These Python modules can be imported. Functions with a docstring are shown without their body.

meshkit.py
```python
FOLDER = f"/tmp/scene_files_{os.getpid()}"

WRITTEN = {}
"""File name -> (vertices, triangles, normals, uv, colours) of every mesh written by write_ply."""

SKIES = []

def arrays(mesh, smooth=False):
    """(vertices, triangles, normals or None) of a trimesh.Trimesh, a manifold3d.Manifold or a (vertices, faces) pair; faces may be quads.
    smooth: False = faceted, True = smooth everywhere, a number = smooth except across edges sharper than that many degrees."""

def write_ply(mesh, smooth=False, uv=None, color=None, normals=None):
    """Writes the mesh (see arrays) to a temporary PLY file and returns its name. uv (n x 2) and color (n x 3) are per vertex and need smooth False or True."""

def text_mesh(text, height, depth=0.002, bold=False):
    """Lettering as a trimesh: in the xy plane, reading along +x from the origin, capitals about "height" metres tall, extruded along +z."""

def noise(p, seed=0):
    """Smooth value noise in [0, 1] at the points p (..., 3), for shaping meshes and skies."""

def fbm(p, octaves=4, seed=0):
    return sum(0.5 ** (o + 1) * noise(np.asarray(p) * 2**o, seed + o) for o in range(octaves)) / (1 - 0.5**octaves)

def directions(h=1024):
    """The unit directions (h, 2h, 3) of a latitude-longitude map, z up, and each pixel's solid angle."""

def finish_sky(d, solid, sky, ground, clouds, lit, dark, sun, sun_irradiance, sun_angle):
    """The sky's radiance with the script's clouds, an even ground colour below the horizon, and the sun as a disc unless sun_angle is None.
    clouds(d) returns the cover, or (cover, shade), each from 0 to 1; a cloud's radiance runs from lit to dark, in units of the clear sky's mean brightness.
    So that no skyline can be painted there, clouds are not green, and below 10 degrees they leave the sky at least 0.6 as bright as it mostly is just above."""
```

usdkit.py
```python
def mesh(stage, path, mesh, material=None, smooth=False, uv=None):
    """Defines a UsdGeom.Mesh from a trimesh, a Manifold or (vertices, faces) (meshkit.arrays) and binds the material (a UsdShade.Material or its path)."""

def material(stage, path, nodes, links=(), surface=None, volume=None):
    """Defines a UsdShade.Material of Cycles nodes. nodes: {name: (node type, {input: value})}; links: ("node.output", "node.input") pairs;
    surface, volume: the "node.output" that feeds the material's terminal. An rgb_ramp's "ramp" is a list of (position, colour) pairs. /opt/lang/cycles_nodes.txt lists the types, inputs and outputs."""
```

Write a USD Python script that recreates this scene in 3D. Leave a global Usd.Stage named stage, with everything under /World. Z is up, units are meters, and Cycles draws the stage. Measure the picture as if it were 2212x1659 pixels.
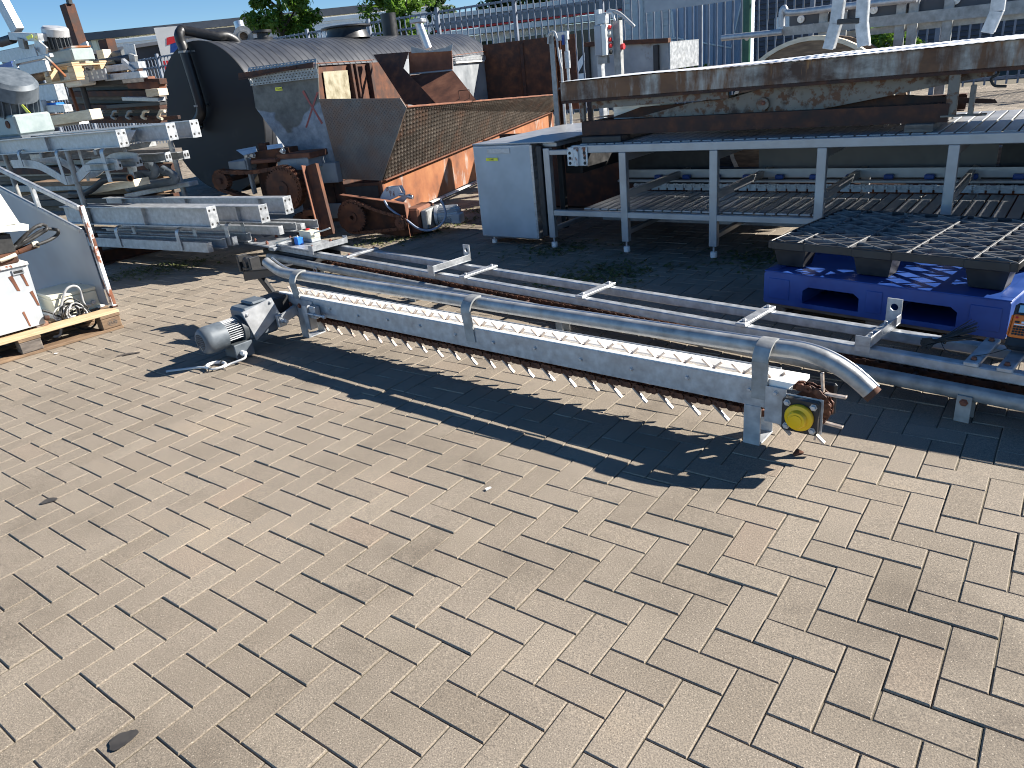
import math, random, sys
import numpy as np, trimesh, usdkit, meshkit
import shapely.geometry as sg
from shapely import affinity
from pxr import Usd, UsdGeom, UsdLux, UsdShade, Gf, Sdf, Vt
random.seed(7); RNG = np.random.default_rng(7)
stage = Usd.Stage.CreateInMemory()
UsdGeom.SetStageUpAxis(stage, UsdGeom.Tokens.z); UsdGeom.SetStageMetersPerUnit(stage, 1.0)
UsdGeom.Xform.Define(stage, '/World'); UsdGeom.Scope.Define(stage, '/World/Looks')

# ---------------------------------------------------------------- camera, sky, sun
EYE = np.array([0.0, 0.0, 1.458])
CR = np.array([[0.99419, -0.04218, -0.09923], [-0.10789, -0.38996, -0.91448], [0.0, 0.91986, -0.39227]])  # rows: right, down, forward
_u, _s, _vt = np.linalg.svd(CR); CR = _u @ _vt
FPX = 734.44
cam = UsdGeom.Camera.Define(stage, '/World/camera')
r_, d_, f_ = CR
M = Gf.Matrix4d(*[float(v) for v in (*r_, 0, *(-d_), 0, *(-f_), 0, *EYE, 1)])
cam.AddTransformOp().Set(M)
cam.CreateHorizontalApertureAttr(36.0); cam.CreateVerticalApertureAttr(27.0)
cam.CreateFocalLengthAttr(36.0 * FPX / 1024); cam.CreateClippingRangeAttr(Gf.Vec2f(0.05, 1000))
cam.CreateExposureAttr(EXPOSURE := 1.48)
SUN = np.array([1.581, 0.2565, 1.0]); SUN /= np.linalg.norm(SUN)
dome = UsdLux.DomeLight.Define(stage, '/World/sky')
usdkit.material(stage, '/World/Looks/sky_air', {
    's': ('sky_texture', {'sky_type': 'single_scattering', 'sun_disc': False, 'sun_elevation': float(math.asin(SUN[2])),
                          'sun_rotation': float(math.atan2(SUN[0], SUN[1])), 'air_density': 0.75, 'aerosol_density': 0.15, 'ozone_density': 3.0}),
    'h': ('hsv', {'saturation': 1.22}), 'b': ('background_shader', {'strength': 0.05})}, [('s.color', 'h.color'), ('h.color', 'b.color')], surface='b.background')
UsdShade.MaterialBindingAPI.Apply(dome.GetPrim()).Bind(UsdShade.Material.Get(stage, '/World/Looks/sky_air'))
dome.GetPrim().SetCustomDataByKey('kind', 'structure'); dome.GetPrim().SetCustomDataByKey('label', 'clear blue morning sky above the yard')
sun = UsdLux.DistantLight.Define(stage, '/World/sun')
sun.CreateIntensityAttr(1.2); sun.CreateAngleAttr(0.5); sun.CreateNormalizeAttr(True); sun.CreateColorAttr(Gf.Vec3f(1.0, 0.95, 0.87))
_z = SUN; _x = np.cross([0, 0, 1.0], _z); _x /= np.linalg.norm(_x); _y = np.cross(_z, _x)
sun.AddTransformOp().Set(Gf.Matrix4d(*[float(v) for v in (*_x, 0, *_y, 0, *_z, 0, 0, 0, 30, 1)]))

# ---------------------------------------------------------------- helpers
DS = 1024 / 2212.0
def ray(x, y):
    return CR.T @ np.array([(x * DS - 512) / FPX, (y * DS - 384) / FPX, 1.0])
class Fr:
    """A place in the yard: origin on the ground and a heading in degrees for its x axis."""
    def __init__(s, ox, oy, h, oz=0.0):
        s.o = np.array([ox, oy, oz], float); s.h = h; a = math.radians(h)
        s.A = np.array([[math.cos(a), math.sin(a), 0], [-math.sin(a), math.cos(a), 0], [0, 0, 1.0]])
    def at(s, x, y, ax, val):
        d = s.A @ ray(x, y); c = s.A @ (EYE - s.o); t = (val - c[ax]) / d[ax]; return c + t * d
    def w(s, p): return s.A.T @ np.asarray(p, float) + s.o
    def inv(s, p): return s.A @ (np.asarray(p, float) - s.o)
    def sub(s, p, dh=0): q = s.w(p); return Fr(q[0], q[1], s.h + dh, q[2])
_names = {}
def uniq(path):
    if path not in _names: _names[path] = 0; return path
    _names[path] += 1; return f'{path}_{_names[path]:03d}'
def meta(prim, **k):
    for a, b in k.items():
        if b: prim.SetCustomDataByKey(a, b)
def thing(name, label, cat, fr, group=None, kind=None):
    p = uniq('/World/' + name); x = UsdGeom.Xform.Define(stage, p)
    x.AddTranslateOp().Set(Gf.Vec3d(*map(float, fr.o))); x.AddRotateZOp().Set(float(fr.h))
    meta(x.GetPrim(), label=label, category=cat, group=group, kind=kind); return p
def part(parent, name, mesh, mat, smooth=False, label=None, kind=None, tone=None):
    if isinstance(mesh, list): mesh = cat(mesh)
    p = uniq(f'{parent}/{name}')
    m = usdkit.mesh(stage, p, mesh, '/World/Looks/' + mat, smooth=smooth)
    m.CreateDoubleSidedAttr(True)
    if tone is not None:
        UsdGeom.PrimvarsAPI(m).CreatePrimvar('tone', Sdf.ValueTypeNames.FloatArray, 'vertex').Set(Vt.FloatArray.FromNumpy(np.asarray(tone, np.float32)))
    meta(m.GetPrim(), label=label, kind=kind); return p
def solo(name, label, catg, mesh, mat, smooth=False, group=None, kind=None):
    if isinstance(mesh, list): mesh = cat(mesh)
    p = uniq('/World/' + name)
    m = usdkit.mesh(stage, p, mesh, '/World/Looks/' + mat, smooth=smooth); m.CreateDoubleSidedAttr(True)
    meta(m.GetPrim(), label=label, category=catg, group=group, kind=kind); return p
def copy_of(src, name, label, catg, fr, group=None):
    p = uniq('/World/' + name); x = UsdGeom.Xform.Define(stage, p)
    x.GetPrim().GetReferences().AddInternalReference(src); x.GetPrim().SetInstanceable(True)
    x.ClearXformOpOrder()
    x.AddTranslateOp().Set(Gf.Vec3d(*map(float, fr.o))); x.AddRotateZOp().Set(float(fr.h))
    meta(x.GetPrim(), label=label, category=catg, group=group); return p
def T(v, f): return trimesh.Trimesh(np.asarray(v, float), np.asarray(f, int), process=False)
def cat(ms):
    ms = [m for m in ms if m is not None]
    return ms[0] if len(ms) == 1 else trimesh.util.concatenate(ms)
_BF = None
def box(x0, x1, y0, y1, z0, z1, b=None):
    """Box with chamfered edges."""
    global _BF
    lo = np.array([min(x0, x1), min(y0, y1), min(z0, z1)], float); hi = np.array([max(x0, x1), max(y0, y1), max(z0, z1)], float)
    sz = hi - lo
    if b is None: b = min(0.004, 0.18 * sz.min())
    if b <= 0:
        m = trimesh.creation.box(extents=sz); m.apply_translation((lo + hi) / 2); return T(m.vertices, m.faces)
    c = (lo + hi) / 2; h = sz / 2; V = []
    for sx in (-1, 1):
        for sy in (-1, 1):
            for sz_ in (-1, 1):
                s = np.array([sx, sy, sz_])
                for k in range(3):
                    p = s * (h - b); p[k] = s[k] * h[k]; V.append(p)
    V = np.array(V)
    if _BF is None:
        U = []
        for sx in (-1, 1):
            for sy in (-1, 1):
                for sz_ in (-1, 1):
                    s = np.array([sx, sy, sz_], float)
                    for k in range(3):
                        p = s * 0.9; p[k] = s[k]; U.append(p)
        hull = trimesh.convex.convex_hull(np.array(U)); import scipy.spatial as ss
        idx = ss.cKDTree(np.array(U)).query(hull.vertices)[1]; _BF = idx[hull.faces]
    return T(V + c, _BF)
def basis(d, up=(0, 0, 1)):
    d = np.asarray(d, float); d = d / np.linalg.norm(d); up = np.asarray(up, float)
    if abs(d @ up) > 0.98 * np.linalg.norm(up): up = np.array([1.0, 0, 0]) if abs(d[0]) < .9 else np.array([0, 1.0, 0])
    s = np.cross(d, up); s /= np.linalg.norm(s); u = np.cross(s, d); return d, s, u
def bar(p0, p1, w, h, up=(0, 0, 1), b=None):
    """Rectangular bar from p0 to p1, w wide and h high along up."""
    p0, p1 = np.asarray(p0, float), np.asarray(p1, float); L = np.linalg.norm(p1 - p0); d, s, u = basis(p1 - p0, up)
    m = box(0, L, -w / 2, w / 2, -h / 2, h / 2, b); V = m.vertices
    return T(p0 + V[:, :1] * d + V[:, 1:2] * -s + V[:, 2:] * u, m.faces)
def extr(poly, p0, p1, up=(0, 0, 1)):
    """Shapely polygon or points in (side, up) extruded from p0 to p1."""
    if not hasattr(poly, 'exterior'): poly = sg.Polygon(poly)
    p0, p1 = np.asarray(p0, float), np.asarray(p1, float); L = np.linalg.norm(p1 - p0); d, s, u = basis(p1 - p0, up)
    m = trimesh.creation.extrude_polygon(poly, L, engine='earcut'); V = m.vertices
    return T(p0 + V[:, :1] * s + V[:, 1:2] * u + V[:, 2:] * d, m.faces[:, ::-1])
def plate(poly, o, ux, uy, t):
    """Flat plate: polygon in the plane o + a*ux + b*uy, thickness t along ux x uy (behind the face)."""
    if not hasattr(poly, 'exterior'): poly = sg.Polygon(poly)
    ux, uy = np.asarray(ux, float), np.asarray(uy, float); n = np.cross(ux, uy); n /= np.linalg.norm(n)
    m = trimesh.creation.extrude_polygon(poly, abs(t), engine='earcut'); V = m.vertices.copy()
    V[:, 2] -= abs(t)
    return T(np.asarray(o, float) + V[:, :1] * ux + V[:, 1:2] * uy + V[:, 2:] * n, m.faces)
def ngon(pts, t, toward=None):
    """Plate through (roughly coplanar) 3D points, t thick (behind)."""
    P = np.asarray(pts, float); c = P.mean(0)
    nn = np.zeros(3)
    for i in range(len(P)): nn += np.cross(P[i] - c, P[(i + 1) % len(P)] - c)
    nn /= np.linalg.norm(nn)
    if toward is not None and nn @ (np.asarray(toward, float) - c) < 0: P = P[::-1]; nn = -nn
    ux = P[1] - P[0]; ux -= (ux @ nn) * nn; ux /= np.linalg.norm(ux); uy = np.cross(nn, ux)
    return plate(sg.Polygon([((p - P[0]) @ ux, (p - P[0]) @ uy) for p in P]).buffer(0), P[0], ux, uy, t)
def tube(pts, r, n=10, cap=True, closed=False):
    P = np.asarray(pts, float); N = len(P); rr = np.broadcast_to(r, (N,)).astype(float)
    tang = np.gradient(P, axis=0); tang /= np.linalg.norm(tang, axis=1, keepdims=True)
    _, s, u = basis(tang[0]); V = []
    for i in range(N):
        s = s - (s @ tang[i]) * tang[i]; s /= np.linalg.norm(s); u = np.cross(tang[i], s)
        a = np.arange(n) / n * 2 * math.pi
        V.append(P[i] + rr[i] * (np.cos(a)[:, None] * s + np.sin(a)[:, None] * u))
    V = np.concatenate(V); F = []
    for i in range(N - 1):
        for k in range(n):
            a, b = i * n + k, i * n + (k + 1) % n; F += [(a, b, b + n), (a, b + n, a + n)]
    if cap:
        V = np.vstack([V, P[0], P[-1]]); c0, c1 = len(V) - 2, len(V) - 1
        for k in range(n): F += [(c0, (k + 1) % n, k), (c1, (N - 1) * n + k, (N - 1) * n + (k + 1) % n)]
    return T(V, F)
def pipe(pts, r, wall=0.004, n=14):
    """Open-ended round pipe with wall thickness."""
    a = tube(pts, r, n, cap=False); b = tube(pts, r - wall, n, cap=False); b.faces = b.faces[:, ::-1]
    nv = len(a.vertices); V = np.vstack([a.vertices, b.vertices]); F = [a.faces, b.faces + nv]
    N = len(pts); q = []
    for k in range(n):
        k2 = (k + 1) % n; q += [(k2, k, nv + k), (k2, nv + k, nv + k2)]
        e = (N - 1) * n; q += [(e + k, e + k2, nv + e + k2), (e + k, nv + e + k2, nv + e + k)]
    return T(V, np.vstack(F + [np.array(q)]))
def smooth_path(pts, n=8):
    """Catmull-Rom through points."""
    P = np.asarray(pts, float); Q = np.vstack([2 * P[0] - P[1], P, 2 * P[-1] - P[-2]]); out = []
    for i in range(1, len(Q) - 2):
        for t in np.linspace(0, 1, n, endpoint=False):
            a, b, c, d = Q[i - 1], Q[i], Q[i + 1], Q[i + 2]
            out.append(.5 * ((2 * b) + (-a + c) * t + (2 * a - 5 * b + 4 * c - d) * t * t + (-a + 3 * b - 3 * c + d) * t ** 3))
    out.append(P[-1]); return np.array(out)
def lathe(prof, o, axis, n=24):
    """prof: (distance along axis, radius) pairs."""
    d, s, u = basis(axis); u = -u; a = np.arange(n) / n * 2 * math.pi; V = []
    for h, r in prof:
        V.append(np.asarray(o, float) + h * d + r * (np.cos(a)[:, None] * s + np.sin(a)[:, None] * u))
    V = np.concatenate(V); F = []
    for i in range(len(prof) - 1):
        for k in range(n):
            p, q = i * n + k, i * n + (k + 1) % n; F += [(p, q, q + n), (p, q + n, p + n)]
    return T(V, F)
def cyl(p0, p1, r, n=16, b=None):
    p0, p1 = np.asarray(p0, float), np.asarray(p1, float); L = np.linalg.norm(p1 - p0)
    if b is None: b = min(.15 * r, .1 * L)
    return lathe([(0, 0.0001), (0, r - b), (b, r), (L - b, r), (L, r - b), (L, 0.0001)], p0, p1 - p0, n)
def bolt(p, axis, r=0.009, h=0.008):
    d, s, u = basis(axis); a = lathe([(0, 1.5 * r), (0.002, 1.5 * r), (0.002, r * 1.05), (h, r * 1.05), (h + .0015, r * .85), (h + .0015, .0001)], p, axis, 6); return a
def ring(c, axis, r0, r1, t, n=24):
    return lathe([(0, r0), (0, r1), (t, r1), (t, r0), (0, r0)], c, axis, n)
IPE = lambda h, b, tw, tf: [(-b/2, -h/2), (b/2, -h/2), (b/2, -h/2+tf), (tw/2, -h/2+tf), (tw/2, h/2-tf), (b/2, h/2-tf), (b/2, h/2), (-b/2, h/2), (-b/2, h/2-tf), (-tw/2, h/2-tf), (-tw/2, -h/2+tf), (-b/2, -h/2+tf)]
CH = lambda h, b, t, sgn=1: [(0, -h/2), (sgn*b, -h/2), (sgn*b, -h/2+t), (sgn*t, -h/2+t), (sgn*t, h/2-t), (sgn*b, h/2-t), (sgn*b, h/2), (0, h/2)]
ANG = lambda a, b, t: [(0, 0), (a, 0), (a, t), (t, t), (t, b), (0, b)]

# ---------------------------------------------------------------- materials
def mat(name, cols, scale=6.0, detail=6, rough=(.5, .7), metal=0.0, bump=0.0, bscale=None, bdist=.004, stretch=(1, 1, 1), distort=0.0, spec=.5, second=None, tonecols=None, coat=0.0, r2=.6):
    """Noise-driven surface. cols: ramp; second: (ramp position lo, hi, colour, scale, stretch) overlay such as rust; tonecols: ramp read from the per-piece tone."""
    N = {'g': ('geometry', {}), 'm': ('mapping', {'scale': stretch}), 'n': ('noise_texture', {'scale': scale, 'detail': detail, 'roughness': r2, 'distortion': distort}),
         'r': ('rgb_ramp', {'ramp': cols}), 'p': ('principled_bsdf', {'metallic': metal, 'specular_ior_level': spec, 'coat_weight': coat}),
         'rr': ('map_range', {'from_min': .3, 'from_max': .7, 'to_min': rough[0], 'to_max': rough[1]})}
    L = [('g.position', 'm.vector'), ('m.vector', 'n.vector'), ('n.fac', 'r.fac'), ('n.fac', 'rr.value'), ('rr.result', 'p.roughness')]
    out = 'r.color'
    if tonecols:
        N['a'] = ('attribute', {'attribute': 'tone'}); N['tr'] = ('rgb_ramp', {'ramp': tonecols}); N['tm'] = ('mix_color', {'blend_type': 'multiply', 'fac': 1.0})
        L += [('a.fac', 'tr.fac'), ('tr.color', 'tm.a'), (out, 'tm.b')]; out = 'tm.result'
    if second:
        for i, (lo, hi, col, sc, st) in enumerate(second if isinstance(second, list) else [second]):
            N[f'm{i}'] = ('mapping', {'scale': st, 'location': (3.7 * i, 1.3, 2.1)}); N[f'n{i}'] = ('noise_texture', {'scale': sc, 'detail': 8, 'roughness': .65})
            N[f'k{i}'] = ('map_range', {'from_min': lo, 'from_max': hi}); N[f'x{i}'] = ('mix_color', {'b': col})
            L += [('g.position', f'm{i}.vector'), (f'm{i}.vector', f'n{i}.vector'), (f'n{i}.fac', f'k{i}.value'), (f'k{i}.result', f'x{i}.fac'), (out, f'x{i}.a')]; out = f'x{i}.result'
            if metal > .3:
                N[f'y{i}'] = ('mix_float', {'b': 0.0, 'a': metal}); L.append((f'k{i}.result', f'y{i}.fac'))
                if i == 0: L.append((f'y{i}.result', 'p.metallic'))
    L.append((out, 'p.base_color'))
    if bump:
        N['bn'] = ('noise_texture', {'scale': bscale or scale * 6, 'detail': 4}); N['b'] = ('bump', {'strength': bump, 'distance': bdist})
        L += [('m.vector', 'bn.vector'), ('bn.fac', 'b.height'), ('b.normal', 'p.normal')]
    return usdkit.material(stage, '/World/Looks/' + name, N, L, surface='p.BSDF')
def two(a, b): return [(.32, a), (.68, b)]
RUSTC = [(.25, (.022, .010, .006)), (.45, (.055, .021, .011)), (.6, (.105, .039, .018)), (.78, (.19, .075, .033))]
mat('galvanised', [(.3, (.30, .315, .33)), (.5, (.39, .405, .42)), (.7, (.50, .515, .53))], 22, 10, (.34, .55), .6, .12, 40, second=(.62, .8, (.30, .29, .27), 9, (1, 1, 1)))
mat('galvanised_old', [(.3, (.19, .195, .19)), (.5, (.28, .285, .28)), (.7, (.39, .39, .38))], 14, 8, (.45, .65), .45, .2, 40, second=(.6, .78, (.20, .16, .12), 5, (1, 1, 1)))
mat('galvanised_pipe', [(.3, (.22, .225, .22)), (.5, (.33, .335, .33)), (.7, (.44, .44, .43))], 16, 10, (.32, .52), .5, .1, 50, second=(.6, .85, (.22, .17, .12), 7, (1, 1, 1)))
mat('stainless', [(.3, (.50, .51, .52)), (.7, (.60, .61, .62))], 5, 6, (.28, .42), .8, .04, 80, stretch=(1, 1, 6))
mat('stainless_dull', [(.3, (.30, .305, .31)), (.7, (.42, .425, .43))], 5, 6, (.38, .5), .6, .05, 60, second=(.62, .8, (.33, .31, .29), 6, (1, 1, 1)))
mat('rust', RUSTC, 7, 10, (.8, .95), 0, .5, 60, bdist=.003)
mat('rust_dark', [(.3, (.018, .009, .006)), (.5, (.05, .02, .012)), (.7, (.11, .042, .02))], 9, 10, (.75, .95), 0, .5, 60, bdist=.003)
mat('rust_red', [(.3, (.075, .027, .014)), (.5, (.145, .053, .027)), (.7, (.23, .095, .05))], 6, 10, (.75, .9), 0, .35, 60, bdist=.002)
mat('rust_orange', [(.3, (.09, .03, .012)), (.5, (.22, .075, .026)), (.7, (.30, .125, .048))], 3, 10, (.75, .9), 0, .3, 60, second=(.56, .64, (.30, .30, .28), 2.2, (1, 1, .35)))
mat('rust_chain', [(.3, (.03, .012, .008)), (.5, (.085, .03, .016)), (.7, (.17, .065, .03))], 60, 8, (.45, .7), .25, .4, 200, bdist=.001)
mat('rusty_paint', [(.3, (.40, .38, .33)), (.7, (.52, .50, .45))], 4, 8, (.55, .75), 0, .2, 40, second=[(.40, .56, (.17, .075, .03), 5, (1, 1, .22)), (.44, .60, (.060, .026, .013), 1.3, (1, 1, 1.6)), (.60, .66, (.30, .14, .045), 9, (1, 1, .12))])
mat('rusty_arm', [(.3, (.15, .125, .10)), (.7, (.23, .20, .165))], 5, 8, (.6, .8), 0, .2, 40, second=[(.50, .58, (.12, .05, .022), 16, (1, 1, 1)), (.54, .64, (.05, .022, .012), 3.5, (1, 1, 1))])
mat('zinc_rust', [(.3, (.15, .165, .18)), (.5, (.25, .265, .28)), (.7, (.37, .385, .39))], 2.2, 9, (.5, .7), .3, .2, 40, second=[(.60, .72, (.17, .08, .035), 2.6, (1, 1, 1)), (.60, .8, (.10, .095, .085), 1.2, (1, 1, 1))])
mat('tread_steel', [(.3, (.09, .082, .076)), (.5, (.14, .126, .115)), (.7, (.20, .18, .16))], 6, 9, (.42, .62), .4, .2, 60, second=[(.42, .62, (.15, .085, .055), 2.2, (1, 1, 1))])
mat('tread_dark', [(.3, (.030, .025, .021)), (.5, (.062, .051, .042)), (.7, (.11, .09, .072))], 5, 9, (.35, .55), .4, .2, 60, second=[(.50, .70, (.070, .032, .017), 3, (1, 1, 1))])
mat('white_tread', two((.62, .63, .64), (.74, .75, .76)), 8, 6, (.4, .55), .3)
mat('white_plastic', [(.3, (.66, .65, .62)), (.7, (.80, .79, .76))], 6, 6, (.4, .55), second=(.63, .8, (.55, .42, .28), 11, (1, 1, 1)))
mat('stained_plastic', [(.3, (.42, .30, .18)), (.7, (.70, .62, .50))], 16, 6, (.5, .6))
mat('prong_steel', [(.3, (.34, .27, .22)), (.5, (.46, .38, .32)), (.7, (.58, .52, .47))], 40, 6, (.3, .45), .5)
mat('bolt_rust', two((.10, .03, .02), (.22, .08, .045)), 60, 6, (.6, .8))
mat('bolt_zinc', two((.40, .41, .42), (.55, .56, .57)), 60, 4, (.35, .5), .7)
mat('black_iron', two((.012, .012, .013), (.035, .034, .034)), 14, 8, (.4, .6), .1, .2, 60)
mat('black_plastic', two((.010, .010, .011), (.022, .022, .023)), 12, 6, (.35, .5))
mat('tank_black', [(.3, (.009, .010, .012)), (.7, (.016, .017, .020))], 3, 8, (.5, .62), spec=.3, second=(.6, .9, (.05, .05, .05), 2, (1, 1, 1)))
mat('tank_side', [(.3, (.022, .024, .029)), (.7, (.042, .045, .052))], 2.5, 8, (.36, .5), second=(.58, .85, (.10, .10, .10), 2, (1, 1, 1)))
mat('yellow_plastic', two((.72, .42, .005), (.80, .50, .01)), 8, 4, (.3, .4))
mat('blue_plastic', two((.007, .038, .185), (.014, .062, .26)), 6, 6, (.32, .5), second=(.66, .8, (.10, .12, .18), 25, (1, 1, 1)))
mat('bright_blue', two((.01, .14, .55), (.02, .2, .65)), 6, 4, (.4, .5))
mat('motor_grey', two((.065, .08, .095), (.12, .14, .16)), 14, 8, (.42, .6), .1, second=(.66, .76, (.15, .13, .11), 9, (1, 1, 1)))
mat('motor_silver', two((.36, .37, .38), (.52, .53, .54)), 14, 8, (.35, .5), .4)
mat('motor_green', two((.20, .25, .25), (.29, .34, .335)), 10, 8, (.5, .65), second=(.63, .72, (.17, .08, .035), 7, (1, 1, 1)))
mat('motor_fin', two((.035, .042, .048), (.07, .08, .086)), 14, 8, (.5, .6))
mat('grey_paint', two((.34, .36, .375), (.44, .46, .475)), 5, 8, (.4, .55), second=[(.66, .70, (.13, .045, .022), 5, (1, 1, .4))])
mat('panel_grey', two((.25, .265, .29), (.34, .355, .38)), 2.5, 8, (.35, .5), .3, .05, 30)
mat('chipped_white', [(.3, (.50, .52, .52)), (.7, (.68, .68, .66))], 9, 8, (.5, .6), second=[(.54, .60, (.20, .065, .028), 12, (1, 1, .5))])
mat('beige_box', two((.60, .57, .44), (.68, .65, .52)), 4, 5, (.4, .5))
mat('cream', two((.62, .60, .52), (.70, .68, .60)), 4, 5, (.4, .5))
mat('cover_white', two((.66, .66, .60), (.74, .74, .69)), 3, 5, (.4, .5))
mat('cable_grey', two((.30, .30, .30), (.40, .40, .40)), 30, 4, (.5, .6))
mat('cable_white', two((.55, .55, .54), (.66, .66, .65)), 30, 4, (.45, .55))
mat('cable_blue', two((.20, .24, .32), (.28, .32, .40)), 30, 4, (.45, .55))
mat('rubber', two((.012, .012, .012), (.03, .03, .03)), 40, 4, (.55, .7))
mat('red_plastic', two((.55, .015, .02), (.62, .03, .035)), 8, 4, (.3, .4))
mat('orange_plastic', two((.72, .16, .02), (.80, .20, .03)), 8, 4, (.35, .45))
mat('green_paint', two((.012, .06, .04), (.02, .09, .055)), 5, 5, (.3, .4))
mat('screen_glass', two((.20, .36, .50), (.28, .45, .58)), 3, 2, (.1, .15))
mat('yellow_sticker', two((.72, .68, .03), (.80, .76, .06)), 20, 2, (.4, .5))
mat('print_black', two((.012, .012, .012), (.02, .02, .02)), 20, 2, (.5, .6))
mat('print_white', two((.72, .72, .72), (.78, .78, .78)), 20, 2, (.5, .6))
mat('red_spray', two((.22, .05, .045), (.30, .08, .07)), 20, 4, (.6, .7))
mat('wood_new', [(.3, (.36, .24, .13)), (.5, (.50, .36, .21)), (.7, (.62, .48, .31))], 4, 8, (.65, .8), 0, .3, 30, stretch=(1, 1, 9))
mat('wood_pale', [(.3, (.50, .42, .30)), (.7, (.70, .62, .48))], 5, 8, (.65, .8), 0, .3, 30, stretch=(2, 2, 9))
mat('wood_old', [(.3, (.06, .05, .042)), (.5, (.12, .10, .085)), (.7, (.20, .17, .14))], 5, 8, (.75, .9), 0, .5, 30, stretch=(1.5, 1.5, 9))
mat('wood_brown', [(.3, (.10, .06, .035)), (.5, (.17, .11, .065)), (.7, (.26, .17, .10))], 5, 8, (.7, .85), 0, .4, 30, stretch=(1.5, 1.5, 9))

mat('stained_liner', [(.3, (.14, .115, .065)), (.5, (.27, .24, .16)), (.7, (.36, .33, .25))], 9, 10, (.5, .7), .2, .2, 40, second=[(.58, .68, (.13, .055, .022), 5, (1, 1, 1))])
mat('pallet_dusty', two((.07, .07, .072), (.17, .17, .17)), 18, 6, (.4, .55))
# galvanised end plate of the hopper: an old wavy tide line with darker grime above it
usdkit.material(stage, '/World/Looks/tide_plate', {'g': ('geometry', {}), 's': ('separate_xyz', {}), 'n': ('noise_texture', {'scale': 1.7, 'detail': 3}), 'nf': ('noise_texture', {'scale': 9, 'detail': 9, 'roughness': .65}),
    'mz': ('math', {'math_type': 'multiply_add', 'value2': 1.1, 'value3': -.55}), 'ad': ('math', {'math_type': 'add'}), 'k': ('map_range', {'from_min': 1.20, 'from_max': 1.225}),
    'lo': ('rgb_ramp', {'ramp': [(.3, (.10, .12, .15)), (.5, (.20, .22, .25)), (.68, (.30, .32, .35))]}), 'hi': ('rgb_ramp', {'ramp': [(.3, (.065, .062, .056)), (.5, (.11, .105, .095)), (.7, (.16, .152, .138))]}), 'x': ('mix_color', {}), 'p': ('principled_bsdf', {'metallic': .25, 'roughness': .55})},
    [('g.position', 's.vector'), ('g.position', 'n.vector'), ('g.position', 'nf.vector'), ('n.fac', 'mz.value1'), ('s.z', 'ad.value1'), ('mz.value', 'ad.value2'), ('ad.value', 'k.value'), ('nf.fac', 'lo.fac'), ('nf.fac', 'hi.fac'), ('lo.color', 'x.a'), ('hi.color', 'x.b'), ('k.result', 'x.fac'), ('x.result', 'p.base_color')], surface='p.BSDF')
mat('dull_sheet', [(.3, (.085, .085, .085)), (.7, (.15, .15, .148))], 3, 8, (.5, .7), .2)
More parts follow.
